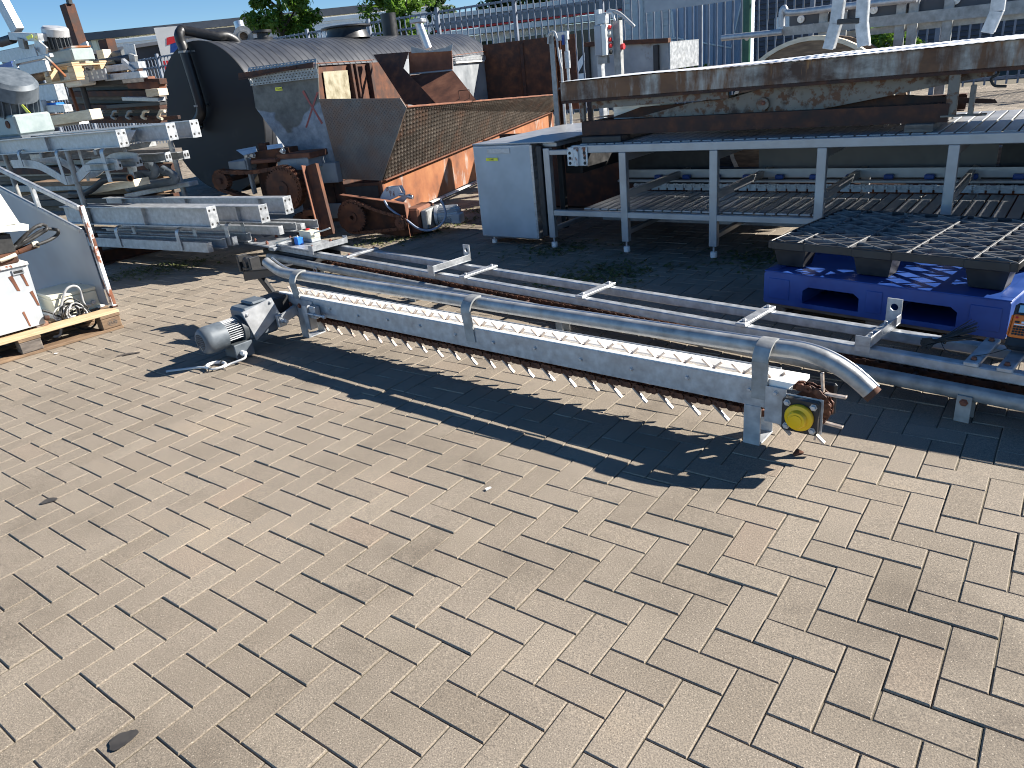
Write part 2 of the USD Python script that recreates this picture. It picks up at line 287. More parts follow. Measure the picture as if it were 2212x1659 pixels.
# ---------------------------------------------------------------- the ground and its herringbone pavers
def paver_mat():
    N = {'g': ('geometry', {}), 'a': ('attribute', {'attribute': 'tone'}),
         'tr': ('rgb_ramp', {'ramp': [(0, (.190, .158, .122)), (.3, (.208, .174, .136)), (.55, (.220, .185, .146)), (.8, (.236, .199, .156)), (1, (.228, .182, .140))]}),
         'n1': ('noise_texture', {'scale': 230, 'detail': 3, 'roughness': .7}), 'r1': ('rgb_ramp', {'ramp': [(.30, (.50, .50, .50)), (.5, (.98, .98, .98)), (.70, (1.5, 1.47, 1.42))]}),
         'n2': ('noise_texture', {'scale': 1.1, 'detail': 9, 'roughness': .65}), 'r2': ('rgb_ramp', {'ramp': [(.32, (.62, .61, .60)), (.45, (.92, .92, .91)), (.55, (1.02, 1.02, 1.02)), (.68, (1.18, 1.15, 1.10))]}),
         'n3': ('noise_texture', {'scale': 2.3, 'detail': 6, 'roughness': .7}), 'k3': ('map_range', {'from_min': .66, 'from_max': .76, 'to_max': .7}),
         'v': ('voronoi_texture', {'scale': 95, 'feature': 'f1'}), 'kv': ('map_range', {'from_min': .10, 'from_max': .16, 'to_min': .75, 'to_max': 0.0}),
         'x1': ('mix_color', {'blend_type': 'multiply', 'fac': 1.0, 'use_clamp': False}), 'x2': ('mix_color', {'blend_type': 'multiply', 'fac': 1.0}),
         'x3': ('mix_color', {'b': (.10, .085, .07)}), 'x4': ('mix_color', {'b': (.44, .38, .30)}),
         'b': ('bump', {'strength': .55, 'distance': .0022}), 'p': ('principled_bsdf', {'roughness': .85, 'specular_ior_level': .35})}
    L = [('a.fac', 'tr.fac'), ('g.position', 'n1.vector'), ('g.position', 'n2.vector'), ('g.position', 'n3.vector'), ('g.position', 'v.vector'),
         ('n1.fac', 'r1.fac'), ('n2.fac', 'r2.fac'), ('n3.fac', 'k3.value'), ('tr.color', 'x1.a'), ('r1.color', 'x1.b'), ('x1.result', 'x2.a'), ('r2.color', 'x2.b'),
         ('x2.result', 'x3.a'), ('k3.result', 'x3.fac'), ('x3.result', 'x4.a'), ('v.distance', 'kv.value'), ('kv.result', 'x4.fac'), ('x4.result', 'p.base_color'),
         ('n1.fac', 'b.height'), ('b.normal', 'p.normal')]
    usdkit.material(stage, '/World/Looks/paver', N, L, surface='p.BSDF')
paver_mat()
mat('joint_sand', [(.3, (.045, .038, .025)), (.5, (.10, .085, .058)), (.7, (.17, .145, .10))], 30, 8, (.9, 1), 0, .6, 300)
mat('bare_ground', two((.13, .12, .10), (.20, .18, .15)), 2, 8, (.9, 1))
mat('moss', [(.3, (.035, .05, .012)), (.5, (.07, .085, .02)), (.7, (.12, .10, .035))], 30, 6, (.9, 1))
g = 400
solo('ground', None, None, T([(-g, -g, -.03), (g, -g, -.03), (g, g, -.03), (-g, g, -.03)], [(0, 1, 2), (0, 2, 3)]), 'bare_ground', kind='structure')
PU = np.array([0.782, -0.624]); PU /= np.linalg.norm(PU); PV = np.array([-PU[1], PU[0]]); PO = np.array([0.562, 1.503])
pave = thing('pavement', None, None, Fr(0, 0, 0), kind='structure')
part(pave, 'joint_sand', T([(-15, -3, -.0045), (16, -3, -.0045), (16, 27, -.0045), (-15, 27, -.0045)], [(0, 1, 2), (0, 2, 3)]), 'joint_sand')
def paver(cx, cy, lu, lv, rng):
    """One concrete paver: worn top, chamfered rim, sides down into the joint."""
    hu, hv = lu / 2 - .0010, lv / 2 - .0010; c = .0036
    z = rng.normal(0, .0011); tu, tv = rng.normal(0, .006, 2); yaw = rng.normal(0, .0035)
    q = [(-1, -1), (1, -1), (1, 1), (-1, 1)]; V = []
    for a, b in q: V.append((a * (hu - c), b * (hv - c), 0))
    for a, b in q: V.append((a * (hu - .0008), b * (hv - .0006), -.0026))
    for a, b in q: V.append((a * hu, b * hv, -.016))
    V = np.array(V); V[:, 2] += z + V[:, 0] * tu + V[:, 1] * tv
    ca, sa = math.cos(yaw), math.sin(yaw); V[:, :2] = V[:, :2] @ np.array([[ca, sa], [-sa, ca]])
    P = PO + (cx + V[:, :1]) * PU + (cy + V[:, 1:2]) * PV
    return np.c_[P, V[:, 2]]
PF = [(0, 1, 2), (0, 2, 3)]
for lay in (0, 4):
    for k in range(4):
        a, b = lay + k, lay + (k + 1) % 4; PF += [(a, a + 4, b + 4), (a, b + 4, b)]
PF = np.array(PF); S_ = .105; bricks = []
def project(P):
    q = CR @ (np.asarray(P, float) - EYE); return np.array([512 + FPX * q[0] / q[2], 384 + FPX * q[1] / q[2]]), q[2]
for x in range(-190, 150):
    for y in range(-160, 190):
        s = (x - y) % 4
        if s == 0: c = ((x + 1) * S_, (y + .5) * S_); l = (2 * S_, S_)
        elif s == 3: c = ((x + .5) * S_, (y + 1) * S_); l = (S_, 2 * S_)
        else: continue
        w = PO + c[0] * PU + c[1] * PV
        if w[1] < .2 or w[1] > 22 or abs(w[0]) > 2 + .85 * w[1]: continue
        uv, dep = project((w[0], w[1], 0))
        if not (-140 < uv[0] < 1164 and uv[1] < 900): 
            if w[1] > 3: continue
        area = 1e4 * (1.458 / dep ** 3) if dep > .3 and -8 < uv[0] < 1032 and uv[1] < 776 else 0
        bricks.append((area, c, l))
bricks.sort(key=lambda t: -t[0])
rng = np.random.default_rng(11); VV, FF, TT, nv = [], [], [], 0
for i, (a, c, l) in enumerate(bricks):
    V = paver(*c, *l, rng); tone = float(np.clip(rng.normal(.5, .2), 0, .93)) if rng.random() > .012 else 1.0
    if i < 300: part(pave, 'paver', T(V, PF), 'paver', tone=np.full(12, tone))
    else: VV.append(V); FF.append(PF + nv); TT.append(np.full(12, tone)); nv += 12
part(pave, 'pavers_further_off', T(np.vstack(VV), np.vstack(FF)), 'paver', kind='stuff', tone=np.concatenate(TT))

# ---------------------------------------------------------------- the front conveyor with its chain of steel prongs
FC = Fr(0.894, 2.575, -42.1)
t = thing('chain_conveyor', 'long galvanised conveyor with rusty toothed chain and yellow bearing cap lying across the pavers', 'conveyor', FC)
part(t, 'side_plate', box(-3.14, .09, 0, .006, .170, .278), 'galvanised')
part(t, 'side_plate', box(-3.10, .09, .134, .140, .170, .287), 'galvanised')
pr = [(0, .265), (0, .282), (.012, .284), (.048, .272), (.052, .268), (.052, .248), (.03, .248), (.03, .265)]
fy = lambda P, y0, sg_: [(-(y0 + sg_ * a), b) for a, b in P]
part(t, 'slide_strip', [extr(fy(pr, .007, 1), (-3.16, 0, 0), (.17, 0, 0))], 'white_plastic')
part(t, 'slide_strip', [extr(fy(pr, .133, -1), (-3.16, 0, 0), (.20, 0, 0))], 'white_plastic')
part(t, 'slide_bed', box(-3.14, .12, .05, .09, .243, .253), 'stained_plastic')
part(t, 'strip_end', ngon([(.095, .004, .292), (.095, .004, .235), (.135, .004, .235), (.19, .004, .29)], .05), 'white_plastic')
part(t, 'cross_web', [box(x - .02, x + .02, .006, .134, .17, .20) for x in (-2.9, -1.5, .0)], 'galvanised_old')
for x in np.linspace(-2.62, .02, 11): part(t, 'bolt', bolt((x, -.0005, .236 - .012 * (int(x * 10) % 2)), (0, -1, 0), .0075, .006), 'bolt_zinc')
# chain
def chain_link(c, d, n, y0, outer, pitch=.0318, h=.0150, w=.020):
    """One roller-chain link: two waisted side plates, pin and roller. c centre, d travel direction, n outward, in the conveyor's frame."""
    d, n = np.array(d), np.array(n); yy = np.array([0, 1.0, 0]); ms = []; k = pitch / 2
    pts = []
    for a in np.linspace(-110, 110, 6): pts.append((k + h * math.cos(math.radians(a)), h * math.sin(math.radians(a))))
    for a in np.linspace(70, 290, 6): pts.append((-k + h * math.cos(math.radians(a)), h * math.sin(math.radians(a))))
    pts.insert(6, (0, h * .78)); pts.append((0, -h * .78)); N = len(pts)
    o = w if outer else w * .66; th = .003
    for s in (-1, 1):
        V = []
        for q in (s * o, s * (o - th)):
            for a, b in pts: V.append(np.array(c) + a * d + b * n + (y0 + q) * yy)
        F = [];
        for i in range(1, N - 1): F += [(0, i, i + 1), (N, N + i + 1, N + i)]
        for i in range(N): j = (i + 1) % N; F += [(i, N + i, N + j), (i, N + j, j)]
        ms.append(T(V, F))
    p = np.array(c) - k * d + y0 * yy
    ms.append(lathe([(0, .0001), (0, .0065), (2 * o, .0065), (2 * o, .0001)], p - o * yy, yy, 7))
    ms.append(lathe([(0, .0095), (.022, .0095)], p - .011 * yy, yy, 8))
    return cat(ms)
def prong(c, d, n, y0, L=.066):
    d, n = np.array(d), np.array(n); out = []; c = np.array(c) + np.array([0, y0, 0])
    for s in (-1, 1):
        v = (s * .72 * d + .70 * n); out.append(bar(c + s * .004 * d + .008 * n, c + v * L, .017, .009, up=np.cross(v, [0, 1, 0]), b=.0012))
    return out
SCX, SCZ, SR, CY = .225, .188, .071, .066
PI_ = .0318
i = 0; xs = np.arange(-2.86, SCX + .01, PI_)
for k, x in enumerate(xs):
    sag = .006 * math.sin(k * .9) + .004 * math.sin((x + 2.8) * 1.1)
    part(t, 'chain_link', chain_link((x, 0, SCZ - SR + sag * .5), (1, 0, 0), (0, 0, -1), CY, k % 2 == 0), 'rust_chain')
    if k % 4 == 1:
        for q in prong((x, 0, SCZ - SR + sag * .5), (1, 0, 0), (0, 0, -1), CY - .012, .098)[1:]: part(t, 'chain_prong', q, 'prong_steel')
na = 7
for k in range(na):
    a = -math.pi / 2 + (k + .5) / na * math.pi * .98
    n = (math.cos(a), 0, math.sin(a)); d = (-math.sin(a), 0, math.cos(a)); c = (SCX + SR * n[0], 0, SCZ + SR * n[2])
    part(t, 'chain_link', chain_link(c, d, n, CY, k % 2 == 1), 'rust_chain')
    if k in (1, 5):
        for q in prong(c, d, n, CY, .085): part(t, 'chain_prong', q, 'prong_steel')
for k in range(7):
    part(t, 'chain_link', chain_link((SCX - .016 - k * PI_, 0, SCZ + SR), (-1, 0, 0), (0, 0, 1), CY, k % 2 == 0), 'rust_chain')
for x in np.arange(-3.09, .1, .1272):
    for q in prong((x, 0, SCZ + SR + .001), (1, 0, 0), (0, 0, 1), CY, .060): part(t, 'chain_prong', q, 'prong_steel')
part(t, 'sprocket', lathe([(0, .012), (0, .056), (.012, .056), (.012, .012)], (SCX, CY - .006, SCZ), (0, 1, 0), 22), 'rust_dark')
part(t, 'axle', cyl((SCX, -.03, SCZ), (SCX, .17, SCZ), .014), 'rust_dark')
# bearing at the right end
part(t, 'bearing_bracket', [box(.085, .165, -.008, -.002, .118, .268), box(.085, .30, -.004, .000, .125, .235)], 'galvanised')
part(t, 'bolt', bolt((.125, -.008, .245), (0, -1, 0), .008, .007), 'bolt_zinc')
rb = sg.box(.160, .113, .292, .245).buffer(-.012).buffer(.012)
bf = part(t, 'bearing_flange', plate(affinity.translate(rb, 0, 0), (0, -.030, 0), (1, 0, 0), (0, 0, 1), .026), 'black_plastic', smooth=30)
part(bf, 'back_plate', box(.162, .30, -.003, .000, .110, .250), 'bolt_zinc')
for a, b in ((.178, .131), (.274, .131), (.178, .227), (.274, .227)): part(bf, 'bolt', bolt((a, -.030, b), (0, -1, 0), .0095, .009), 'bolt_zinc')
part(t, 'yellow_cap', lathe([(0, .052), (.010, .053), (.016, .050), (.020, .036), (.030, .034), (.036, .030), (.037, .022), (.040, .021), (.041, .0001)], (.226, -.030, .178), (0, -1, 0), 32), 'yellow_plastic', smooth=25, label='bright yellow round bearing cap')
rb2 = [box(.165, .295, .152, .172, .118, .25, .008)]
part(t, 'bearing_flange', rb2, 'black_plastic', label='black bearing housing on the far side')
# guide pipe and its straps
def guide(y, z, x1=.03):
    P = [(-3.36, y + .015, z + .055), (-3.27, y + .01, z + .022), (-3.17, y, z + .003), (-3.0, y, z), (-2, y, z), (-1, y, z), (-.05, y, z)]
    P += [(.10, y, z + .004), (.15, y, z + .006)]
    for a in np.linspace(0, 38, 7)[1:]:
        a = math.radians(a); P.append((.15 + .40 * math.sin(a), y, z + .006 - .40 * (1 - math.cos(a))))
    e = np.array(P[-1]); P.append(e + np.array([.788, 0, -.616]) * .065); return np.array(P)
part(t, 'guide_pipe', pipe(smooth_path(guide(.07, .390), 5), .0315, .004, 20), 'galvanised_pipe', smooth=40)
part(t, 'pipe_end_rust', [lathe([(0, .0321), (.02, .0321)], guide(.07, .390)[-1] - .0195 * np.array([.788, 0, -.616]), (.788, 0, -.616), 20)], 'rust', smooth=True)
part(t, 'guide_rod', tube(smooth_path(guide(.118, .405), 5), .007, 8), 'stainless', smooth=True)
for x in (-1.0, .3): pass
for x, lean in ((.03, 0.0), (-1.48, -.012), (-2.97, -.02)):
    pr_ = [(-.006, .205), (-.007, .30), (-.010, .36)]
    for a in np.linspace(180, 75, 8): pr_.append((.072 + .082 * math.cos(math.radians(a)), .358 + .070 * math.sin(math.radians(a))))
    outer = np.array(pr_); nrm = np.gradient(outer, axis=0); nrm = np.c_[-nrm[:, 1], nrm[:, 0]]; nrm /= np.linalg.norm(nrm, axis=1, keepdims=True)
    inner = outer - nrm * .009; poly = np.vstack([outer, inner[::-1]])
    m = extr([(-a, b) for a, b in poly], (x, 0, 0), (x + .062, 0, 0)); m.vertices[:, 0] += (m.vertices[:, 2] - .205) * lean * 6
    part(t, 'pipe_strap', m, 'galvanised_old', smooth=35)
# feet
for x, w in ((0.0, .068), (-2.985, .075)):
    part(t, 'foot', [box(x, x + w, -.001, .006, 0, .17), box(x, x + w, .006, .13, 0, .006), box(x, x + w, .124, .130, .006, .17)], 'galvanised')
# tensioner plates and the gear motor at the left end
part(t, 'slotted_plate', plate(sg.Polygon([(-3.17, .262), (-2.79, .262), (-2.79, .135), (-2.97, .135), (-3.0, .15), (-3.17, .15)]).difference(sg.box(-3.06, .212, -2.83, .226)), (0, -.008, 0), (1, 0, 0), (0, 0, 1), .007), 'galvanised')
for x in (-3.03, -2.93): part(t, 'bolt', bolt((x, -.008, .219), (0, -1, 0), .012, .009), 'bolt_rust')
part(t, 'angle_bracket', [box(-2.825, -2.775, -.062, -.056, .095, .25), box(-2.781, -2.775, -.062, -.008, .095, .25)], 'galvanised')
part(t, 'angle_bracket', [box(-2.775, -2.715, -.05, -.009, .17, .245)], 'galvanised')
part(t, 'tension_screw', [cyl((-2.79, -.055, .20), (-2.61, -.055, .20), .008), bolt((-2.715, -.055, .20), (1, 0, 0), .011, .012), bolt((-2.62, -.055, .20), (1, 0, 0), .010, .012)], 'bolt_zinc')
part(t, 'torque_arm', [extr([(-.03, -.004), (.03, -.004), (.03, .004), (-.03, .004)], (-2.965, -.012, .19), (-2.965, -.13, .165), (1, 0, 0)), box(-2.99, -2.965, -.16, -.10, .115, .195), bar((-2.98, -.02, .19), (-2.98, -.14, .155), .012, .06)], 'galvanised')
part(t, 'bolt', [bolt((-2.962, -.13, .155), (1, 0, 0), .016, .02), cyl((-2.96, -.13, .155), (-2.91, -.13, .155), .011)], 'bolt_zinc')
gb = part(t, 'gearbox', [box(-3.185, -3.01, -.345, -.13, .085, .285, .016), box(-3.17, -3.03, -.27, -.16, .283, .305, .01)], 'motor_grey')
part(gb, 'cover_plate', ngon([(-3.0, -.362, .272), (-3.0, -.312, .078), (-3.0, -.115, .19), (-3.0, -.148, .305)], .012), 'motor_silver')
for y, z in ((-.335, .25), (-.30, .105), (-.165, .28)): part(gb, 'bolt', bolt((-2.999, y, z), (1, 0, 0), .008, .006), 'bolt_zinc')
part(gb, 'drive_end', [box(-3.19, -3.03, -.128, -.01, .14, .285, .01), cyl((-3.10, -.02, .21), (-3.10, .16, .21), .03)], 'black_iron')
MX, MZ = -3.09, .155
mo = part(t, 'motor', [lathe([(0, .0001), (0, .062), (.10, .062), (.10, .0001)], (MX, -.37, MZ), (0, -1, 0), 24)], 'motor_fin')
part(mo, 'flange', lathe([(0, .0001), (0, .088), (.03, .088), (.034, .08), (.034, .0001)], (MX, -.342, MZ), (0, -1, 0), 28), 'motor_fin', smooth=30)
for a in range(0, 360, 10):
    if 200 < a < 340: continue
    c, s = math.cos(math.radians(a)), math.sin(math.radians(a))
    part(mo, 'cooling_fin', bar((MX + .070 * c, -.378, MZ + .070 * s), (MX + .070 * c, -.475, MZ + .070 * s), .004, .022, (c, 0, s), .001), 'motor_silver')
part(mo, 'fan_cover', lathe([(0, .074), (.003, .084), (.10, .085), (.128, .080), (.145, .067), (.150, .05)], (MX, -.470, MZ), (0, -1, 0), 32), 'motor_grey', smooth=40)
gr = [lathe([(0, .05), (.001, .0001)], (MX, -.612, MZ), (0, -1, 0), 24)]
part(mo, 'fan_grille', gr, 'black_plastic')
part(mo, 'grille_bar', [bar((MX - .05 + .0125 * k, -.6205, MZ - math.sqrt(max(.0026 - (-.05 + .0125 * k) ** 2, 0))), (MX - .05 + .0125 * k, -.6205, MZ + math.sqrt(max(.0026 - (-.05 + .0125 * k) ** 2, 0))), .003, .003) for k in range(1, 8)] +
     [bar((MX - math.sqrt(max(.0026 - (-.05 + .0125 * k) ** 2, 0)), -.6205, MZ - .05 + .0125 * k), (MX + math.sqrt(max(.0026 - (-.05 + .0125 * k) ** 2, 0)), -.6205, MZ - .05 + .0125 * k), .003, .003) for k in range(1, 8)], 'motor_grey')
part(mo, 'terminal_box', [box(MX - .02, MX + .105, -.475, -.36, .012, .098, .008), box(MX - .03, MX + .02, -.45, -.38, .06, .12)], 'motor_fin')
part(mo, 'terminal_lid', box(MX + .105, MX + .113, -.48, -.355, .008, .102, .004), 'motor_grey')
part(mo, 'cable_gland', cyl((MX + .113, -.44, .045), (MX + .15, -.44, .045), .016), 'cable_white')
c0 = np.array([MX + .15, -.44, .045]); cc = np.array([-3.015, -.60])
pp = [c0, c0 + (.03, -.03, -.015), (-2.955, -.545, .013)]
for a in np.linspace(10, 10 + 640, 30):
    a = math.radians(a); pp.append((cc[0] + .062 * math.cos(a), cc[1] + .052 * math.sin(a), .009 + .011 * (a / 11)))
pp += [(-3.09, -.66, .012), (-3.15, -.70, .008), (-3.23, -.775, .007), (-3.245, -.80, .007)]
part(t, 'power_cable', tube(smooth_path(pp, 4), .0068, 8), 'cable_white', smooth=True)
part(t, 'cable_tie', [ring((-3.03, -.552, .01), (1, 0, 0), .012, .016, .006, 10), ring((-2.99, -.652, .012), (1, 0, 0), .012, .016, .006, 10)], 'rubber')
# the black pivot bracket past the left end
K = lambda x, y, yv=.12: FC.at(486 + x * .14648, 486 + y * .14648, 1, yv)
def kz(x, y): return (486 + x * .14648, 486 + y * .14648)
a0, a1, a2, a3 = (FC.at(*kz(*q), 1, .10) for q in ((290, 830), (270, 680), (760, 640), (740, 745)))
part(t, 'pivot_bracket', [ngon([a0, a3, a2, a1], .008), ngon([a1, a2, a2 + (0, .13, .0), a1 + (0, .13, 0)], .008), ngon([a1 + (-.02, .02, 0), a0 + (-.005, .02, 0), a0, a1], .006)], 'black_iron')
b0 = FC.at(*kz(350, 560), 1, .16)
part(t, 'pivot_bearing', [lathe([(0, .0001), (0, .035), (.02, .045), (.05, .045), (.07, .035), (.07, .0001)], b0 + (-.01, -.03, .0), (.2, 1, .1), 16), box(b0[0] - .06, b0[0] + .05, .13, .19, b0[2] - .06, b0[2] - .02, .01),
     box(b0[0] - .085, b0[0] - .06, .12, .2, b0[2] - .06, b0[2] + .055), box(b0[0] + .06, b0[0] + .09, .12, .2, b0[2] - .06, b0[2] + .05)], 'black_iron')
s0, s1 = FC.at(*kz(535, 800), 1, .13), FC.at(*kz(690, 1010), 1, .13)
part(t, 'strut', [bar(s0 + (-.03, 0, .04), s1 + (.05, 0, -.03), .03, .05, (1, 0, 1)), box(-3.36, -3.12, .03, .12, .16, .24, .01)], 'black_iron')
# ---------------------------------------------------------------- the second conveyor: two rails, cross bars, a pipe and a rusty chain
G = Fr(1.79, 2.57, -47)
t = thing('rail_conveyor', 'galvanised twin-rail conveyor with bolted cross bars lying behind the chain conveyor', 'conveyor', G)
for y in (.07, .315): part(t, 'rail', box(-5.62, 1.35, y, y + .05, .150, .197, .005), 'galvanised')
part(t, 'guide_pipe', pipe([(-5.68, 0, .112), (-3, 0, .112), (0, 0, .112), (1.4, 0, .112)], .031, .004, 18), 'galvanised_old', smooth=40)
for x in (-.035, -2.15, -3.55, -4.85):
    part(t, 'foot', [box(x, x + .054, -.042, -.036, 0, .108), box(x, x + .054, -.042, .02, .106, .112)] + ([box(x, x + .054, .02, .026, 0, .108)]), 'galvanised_old')
    part(t, 'bolt', bolt((x + .027, -.042, .085), (0, -1, 0), .011, .006), 'bolt_rust')
gx = lambda px, py: G.at(px, py, 2, .2)[0]
crosses = [gx(790, 545), gx(1030, 590), gx(1290, 628), gx(1645, 678), gx(2130, 755), gx(2195, 772)]
for i, x in enumerate(crosses):
    cb = part(t, 'cross_bar', [box(x - .027, x + .027, .055, .375, .1985, .216, .003)], 'galvanised')
    for y in (.095, .34): part(cb, 'bolt', bolt((x, y, .214), (0, 0, 1), .0095, .012), 'bolt_rust' if i in (0, 4, 5) else 'bolt_zinc')
for px, py in ((985, 575), (1888, 735), (718, 535)):
    x = gx(px, py)
    hole = sg.box(0, 0, .065, .115).difference(sg.Point(.0325, .075).buffer(.017))
    tall = px != 718
    br = part(t, 'lug_bracket', [box(x - .032, x + .033, .03, .385, .2155, .221, .001), box(x - .032, x + .033, .030, .036, .19, .262), box(x + .028, x + .033, .036, .385, .221, .262),
         (plate(hole, (x - .032, .379, .2155), (1, 0, 0), (0, 0, 1), .008) if tall else box(x - .032, x + .033, .379, .387, .22, .275))], 'galvanised')
    if tall:
        for y in (.12, .29): part(br, 'bolt', [bolt((x, y, .221), (0, 0, 1), .011, .016), cyl((x, y, .235), (x, y, .252), .007)], 'bolt_zinc')
# left end plates
part(t, 'end_plate', [box(-6.08, -5.60, -.02, .30, .200, .214), ], 'galvanised')
part(t, 'end_plate', box(-5.60, -4.98, .06, .37, .200, .212), 'galvanised')
part(t, 'end_plate', [bar((-6.30, .16, .232), (-6.14, .14, .200), .16, .012), box(-5.66, -5.56, .0, .1, .168, .198)], 'galvanised')
for x, y in ((-5.98, .05), (-5.72, .03), (-5.95, .25), (-5.68, .25), (-5.50, .30), (-5.12, .33), (-5.05, .10)): part(t, 'bolt', [bolt((x, y, .214), (0, 0, 1), .014, .018), cyl((x, y, .23), (x, y, .245), .008)], 'bolt_rust')
part(t, 'underside_channel', box(-5.9, -5.0, .06, .34, .10, .148), 'black_iron')
k = 0
for x in np.arange(-5.5, 1.3, .05):
    part(t, 'chain_link', chain_link((x, 0, .088 + .004 * math.sin(x * 3)), (1, 0, 0), (0, 0, 1), .20, k % 2 == 0, .05, .015, .03), 'rust'); k += 1
part(t, 'return_bar', [box(-5.4, 1.3, .18, .22, .052, .060), box(-5.4, 1.3, .10, .13, .052, .066)], 'rust')
for x in np.arange(-5.2, 1.3, .33): part(t, 'roller_pin', cyl((x, .06, .075), (x, .36, .075), .012, 10), 'rust')
# things lying on it
x, y, _ = G.at(668, 524, 2, .2)
o = thing('stop_button_box', 'small cream push button box with red button on the end of the rail conveyor', 'button box', G.sub((x, y + .02, .213)))
part(o, 'housing', [box(-.10, .10, -.05, .05, .03, .095, .006)], 'beige_box'); part(o, 'base', box(-.098, .098, -.048, .048, 0, .030, .004), 'grey_paint')
part(o, 'red_button', lathe([(0, .020), (.010, .021), (.014, .016), (.014, .0001)], (-.02, .0, .095), (0, 0, 1), 16), 'red_plastic', smooth=30)
part(o, 'black_button', lathe([(0, .022), (.006, .021), (.006, .0001)], (-.068, .0, .095), (0, 0, 1), 14), 'rubber')
part(o, 'cable', tube(smooth_path([(.10, -.01, .05), (.13, -.02, .085), (.2, .02, .10), (.27, .06, .12)], 5), .007, 8), 'cream', smooth=True)
part(o, 'switch', [box(-.01, .055, -.16, -.10, .0, .06), ], 'bright_blue'); part(o, 'switch_body', box(-.05, -.012, -.165, -.10, -.02, .06), 'black_plastic')
part(o, 'switch_rod', cyl((-.24, -.22, .01), (.0, -.12, .065), .008, 8), 'cream')
x, y, _ = G.at(2040, 735, 2, .205)
o = thing('cable_tie_bundle', 'bundle of black cable ties lying across the rails', 'cable ties', G.sub((x, y - .03, .197)))
for i in range(46):
    a = random.uniform(0, 6.28); r = math.sqrt(random.random()) * .026; b = .6 + random.uniform(-.22, .22)
    st = np.array([-.03 + r * math.cos(a) * .7, -.09 + r * math.cos(a) * .5, .03 + r * math.sin(a)])
    e = st + np.array([math.cos(b) * .16, math.sin(b) * .22, .02 + random.uniform(-.02, .05)])
    tie = np.array([.01, -.02, .03])
    part(o, 'tie', [tube(smooth_path([st, tie * .6 + st * .4 + (0, 0, 0), e], 3), .0016, 4), bar(st - (.008, .008, 0), st + (.003, .003, 0), .006, .006, b=0)], 'rubber')
part(o, 'loose_tie', tube(smooth_path([(.0, -.03, .03), (.04, -.09, .01), (.11, -.13, .012), (.20, -.10, .03), (.28, -.03, .06)], 5), .0018, 5), 'rubber')
part(o, 'wrapping_tie', ring((.008, -.02, .03), (.75, .6, .1), .018, .021, .005, 14), 'rubber')
# label printer
LPf = G.at(2212, 745, 2, .24); LP = Fr(*(G.w(LPf)[:2]), -47, .215)
o = thing('label_printer', 'hand-held orange and black label printer with keyboard standing on the rails', 'label printer', LP)
tilt = lambda P: np.asarray(P, float) @ np.array([[1, 0, 0], [0, .50, .866], [0, -.866, .50]])
def tl(m, off=(0, 0, 0)): m.vertices = tilt(m.vertices) + np.array([.0, -.05, .02]) + off; return m
part(o, 'case', [tl(box(-.06, .06, 0, .19, -.045, .0, .012))], 'black_plastic'); part(o, 'front_panel', tl(box(-.054, .054, .045, .138, .0, .006, .004)), 'orange_plastic')
part(o, 'side_grip', tl(box(-.063, -.052, .05, .14, -.035, .002, .006)), 'orange_plastic')
part(o, 'display', tl(box(-.042, .042, .148, .178, .0, .004)), 'screen_glass')
for j in range(4):
    for i in range(9): part(o, 'key', tl(box(-.045 + i * .0105, -.0365 + i * .0105, .055 + j * .010, .0625 + j * .010, .006, .009, .0008)), 'print_black')
for i in range(4): part(o, 'function_key', tl(box(-.044 + i * .022, -.028 + i * .022, .104, .112, .006, .009, .001)), 'print_white' if i % 2 else 'print_black')
part(o, 'red_key', tl(box(-.046, -.036, .122, .130, .006, .009, .001)), 'red_plastic')
part(o, 'key_legend', tl(box(-.045, .045, .0955, .100, .006, .0068, 0)), 'print_white')

# ---------------------------------------------------------------- pallets at the right
_p0 = Fr(0, 0, 0).at(1649, 652, 2, .112)
P = Fr(_p0[0], _p0[1], -49.0)
def wood_pallet(t, L, D, h, m, blocks=True):
    bd = .022; n = 5
    for y in np.linspace(.05, D - .05, n): part(t, 'deck_board', box(0, L, y - .05, y + .05, h - bd, h, .003), m)
    for x in (.05, L / 2, L - .05): part(t, 'cross_board', box(x - .05, x + .05, 0, D, h - 2 * bd, h - bd - .0015, .003), m)
    for x in (.07, L / 2, L - .07):
        for y in (.06, D / 2, D - .06): part(t, 'block', box(x - .07, x + .07, y - .055, y + .055, bd, h - 2 * bd - .001, .004), m)
    for y in (.055, D / 2, D - .055): part(t, 'skid_board', box(0, L, y - .05, y + .05, 0, bd - .001, .003), m)
t = thing('wooden_pallet', 'dark weathered wooden pallet underneath the blue plastic pallet', 'pallet', P.sub((.02, .02, 0))); wood_pallet(t, 1.18, .8, .111, 'wood_old')
BP = P.sub((0, 0, .113))
t = thing('blue_pallet', 'blue plastic pallet with two fork openings stacked under the black pallet', 'pallet', BP)
W, H, D = 1.19, .178, .80
prof = sg.box(0, 0, W, H).buffer(-.015).buffer(.015)
for a, b in ((.225, .525), (.68, .98)): prof = prof.difference(sg.Polygon([(a, .025), (b, .025), (b, .095), (b - .03, .118), (a + .03, .118), (a, .095)]))
def exy(poly, y0, y1):
    m = trimesh.creation.extrude_polygon(poly, y1 - y0, engine='earcut'); V = m.vertices
    return T(np.c_[V[:, 0], y1 - V[:, 2], V[:, 1]], m.faces)
part(t, 'body', exy(prof, 0, D), 'blue_plastic')
for a, b in ((.03, .15), (.56, .64), (1.03, 1.16)): part(t, 'end_panel', box(a, b, -.004, .0, .03, .145, .002), 'blue_plastic')
part(t, 'deck', [box(.0, W, .0, .05, H, H + .006, .002), box(0, W, D - .05, D, H, H + .006, .002), box(0, .06, .05, D - .05, H, H + .006, .002), box(W - .06, W, .05, D - .05, H, H + .006, .002)], 'blue_plastic')
K = P.sub((-.03, .085, .298), .6)
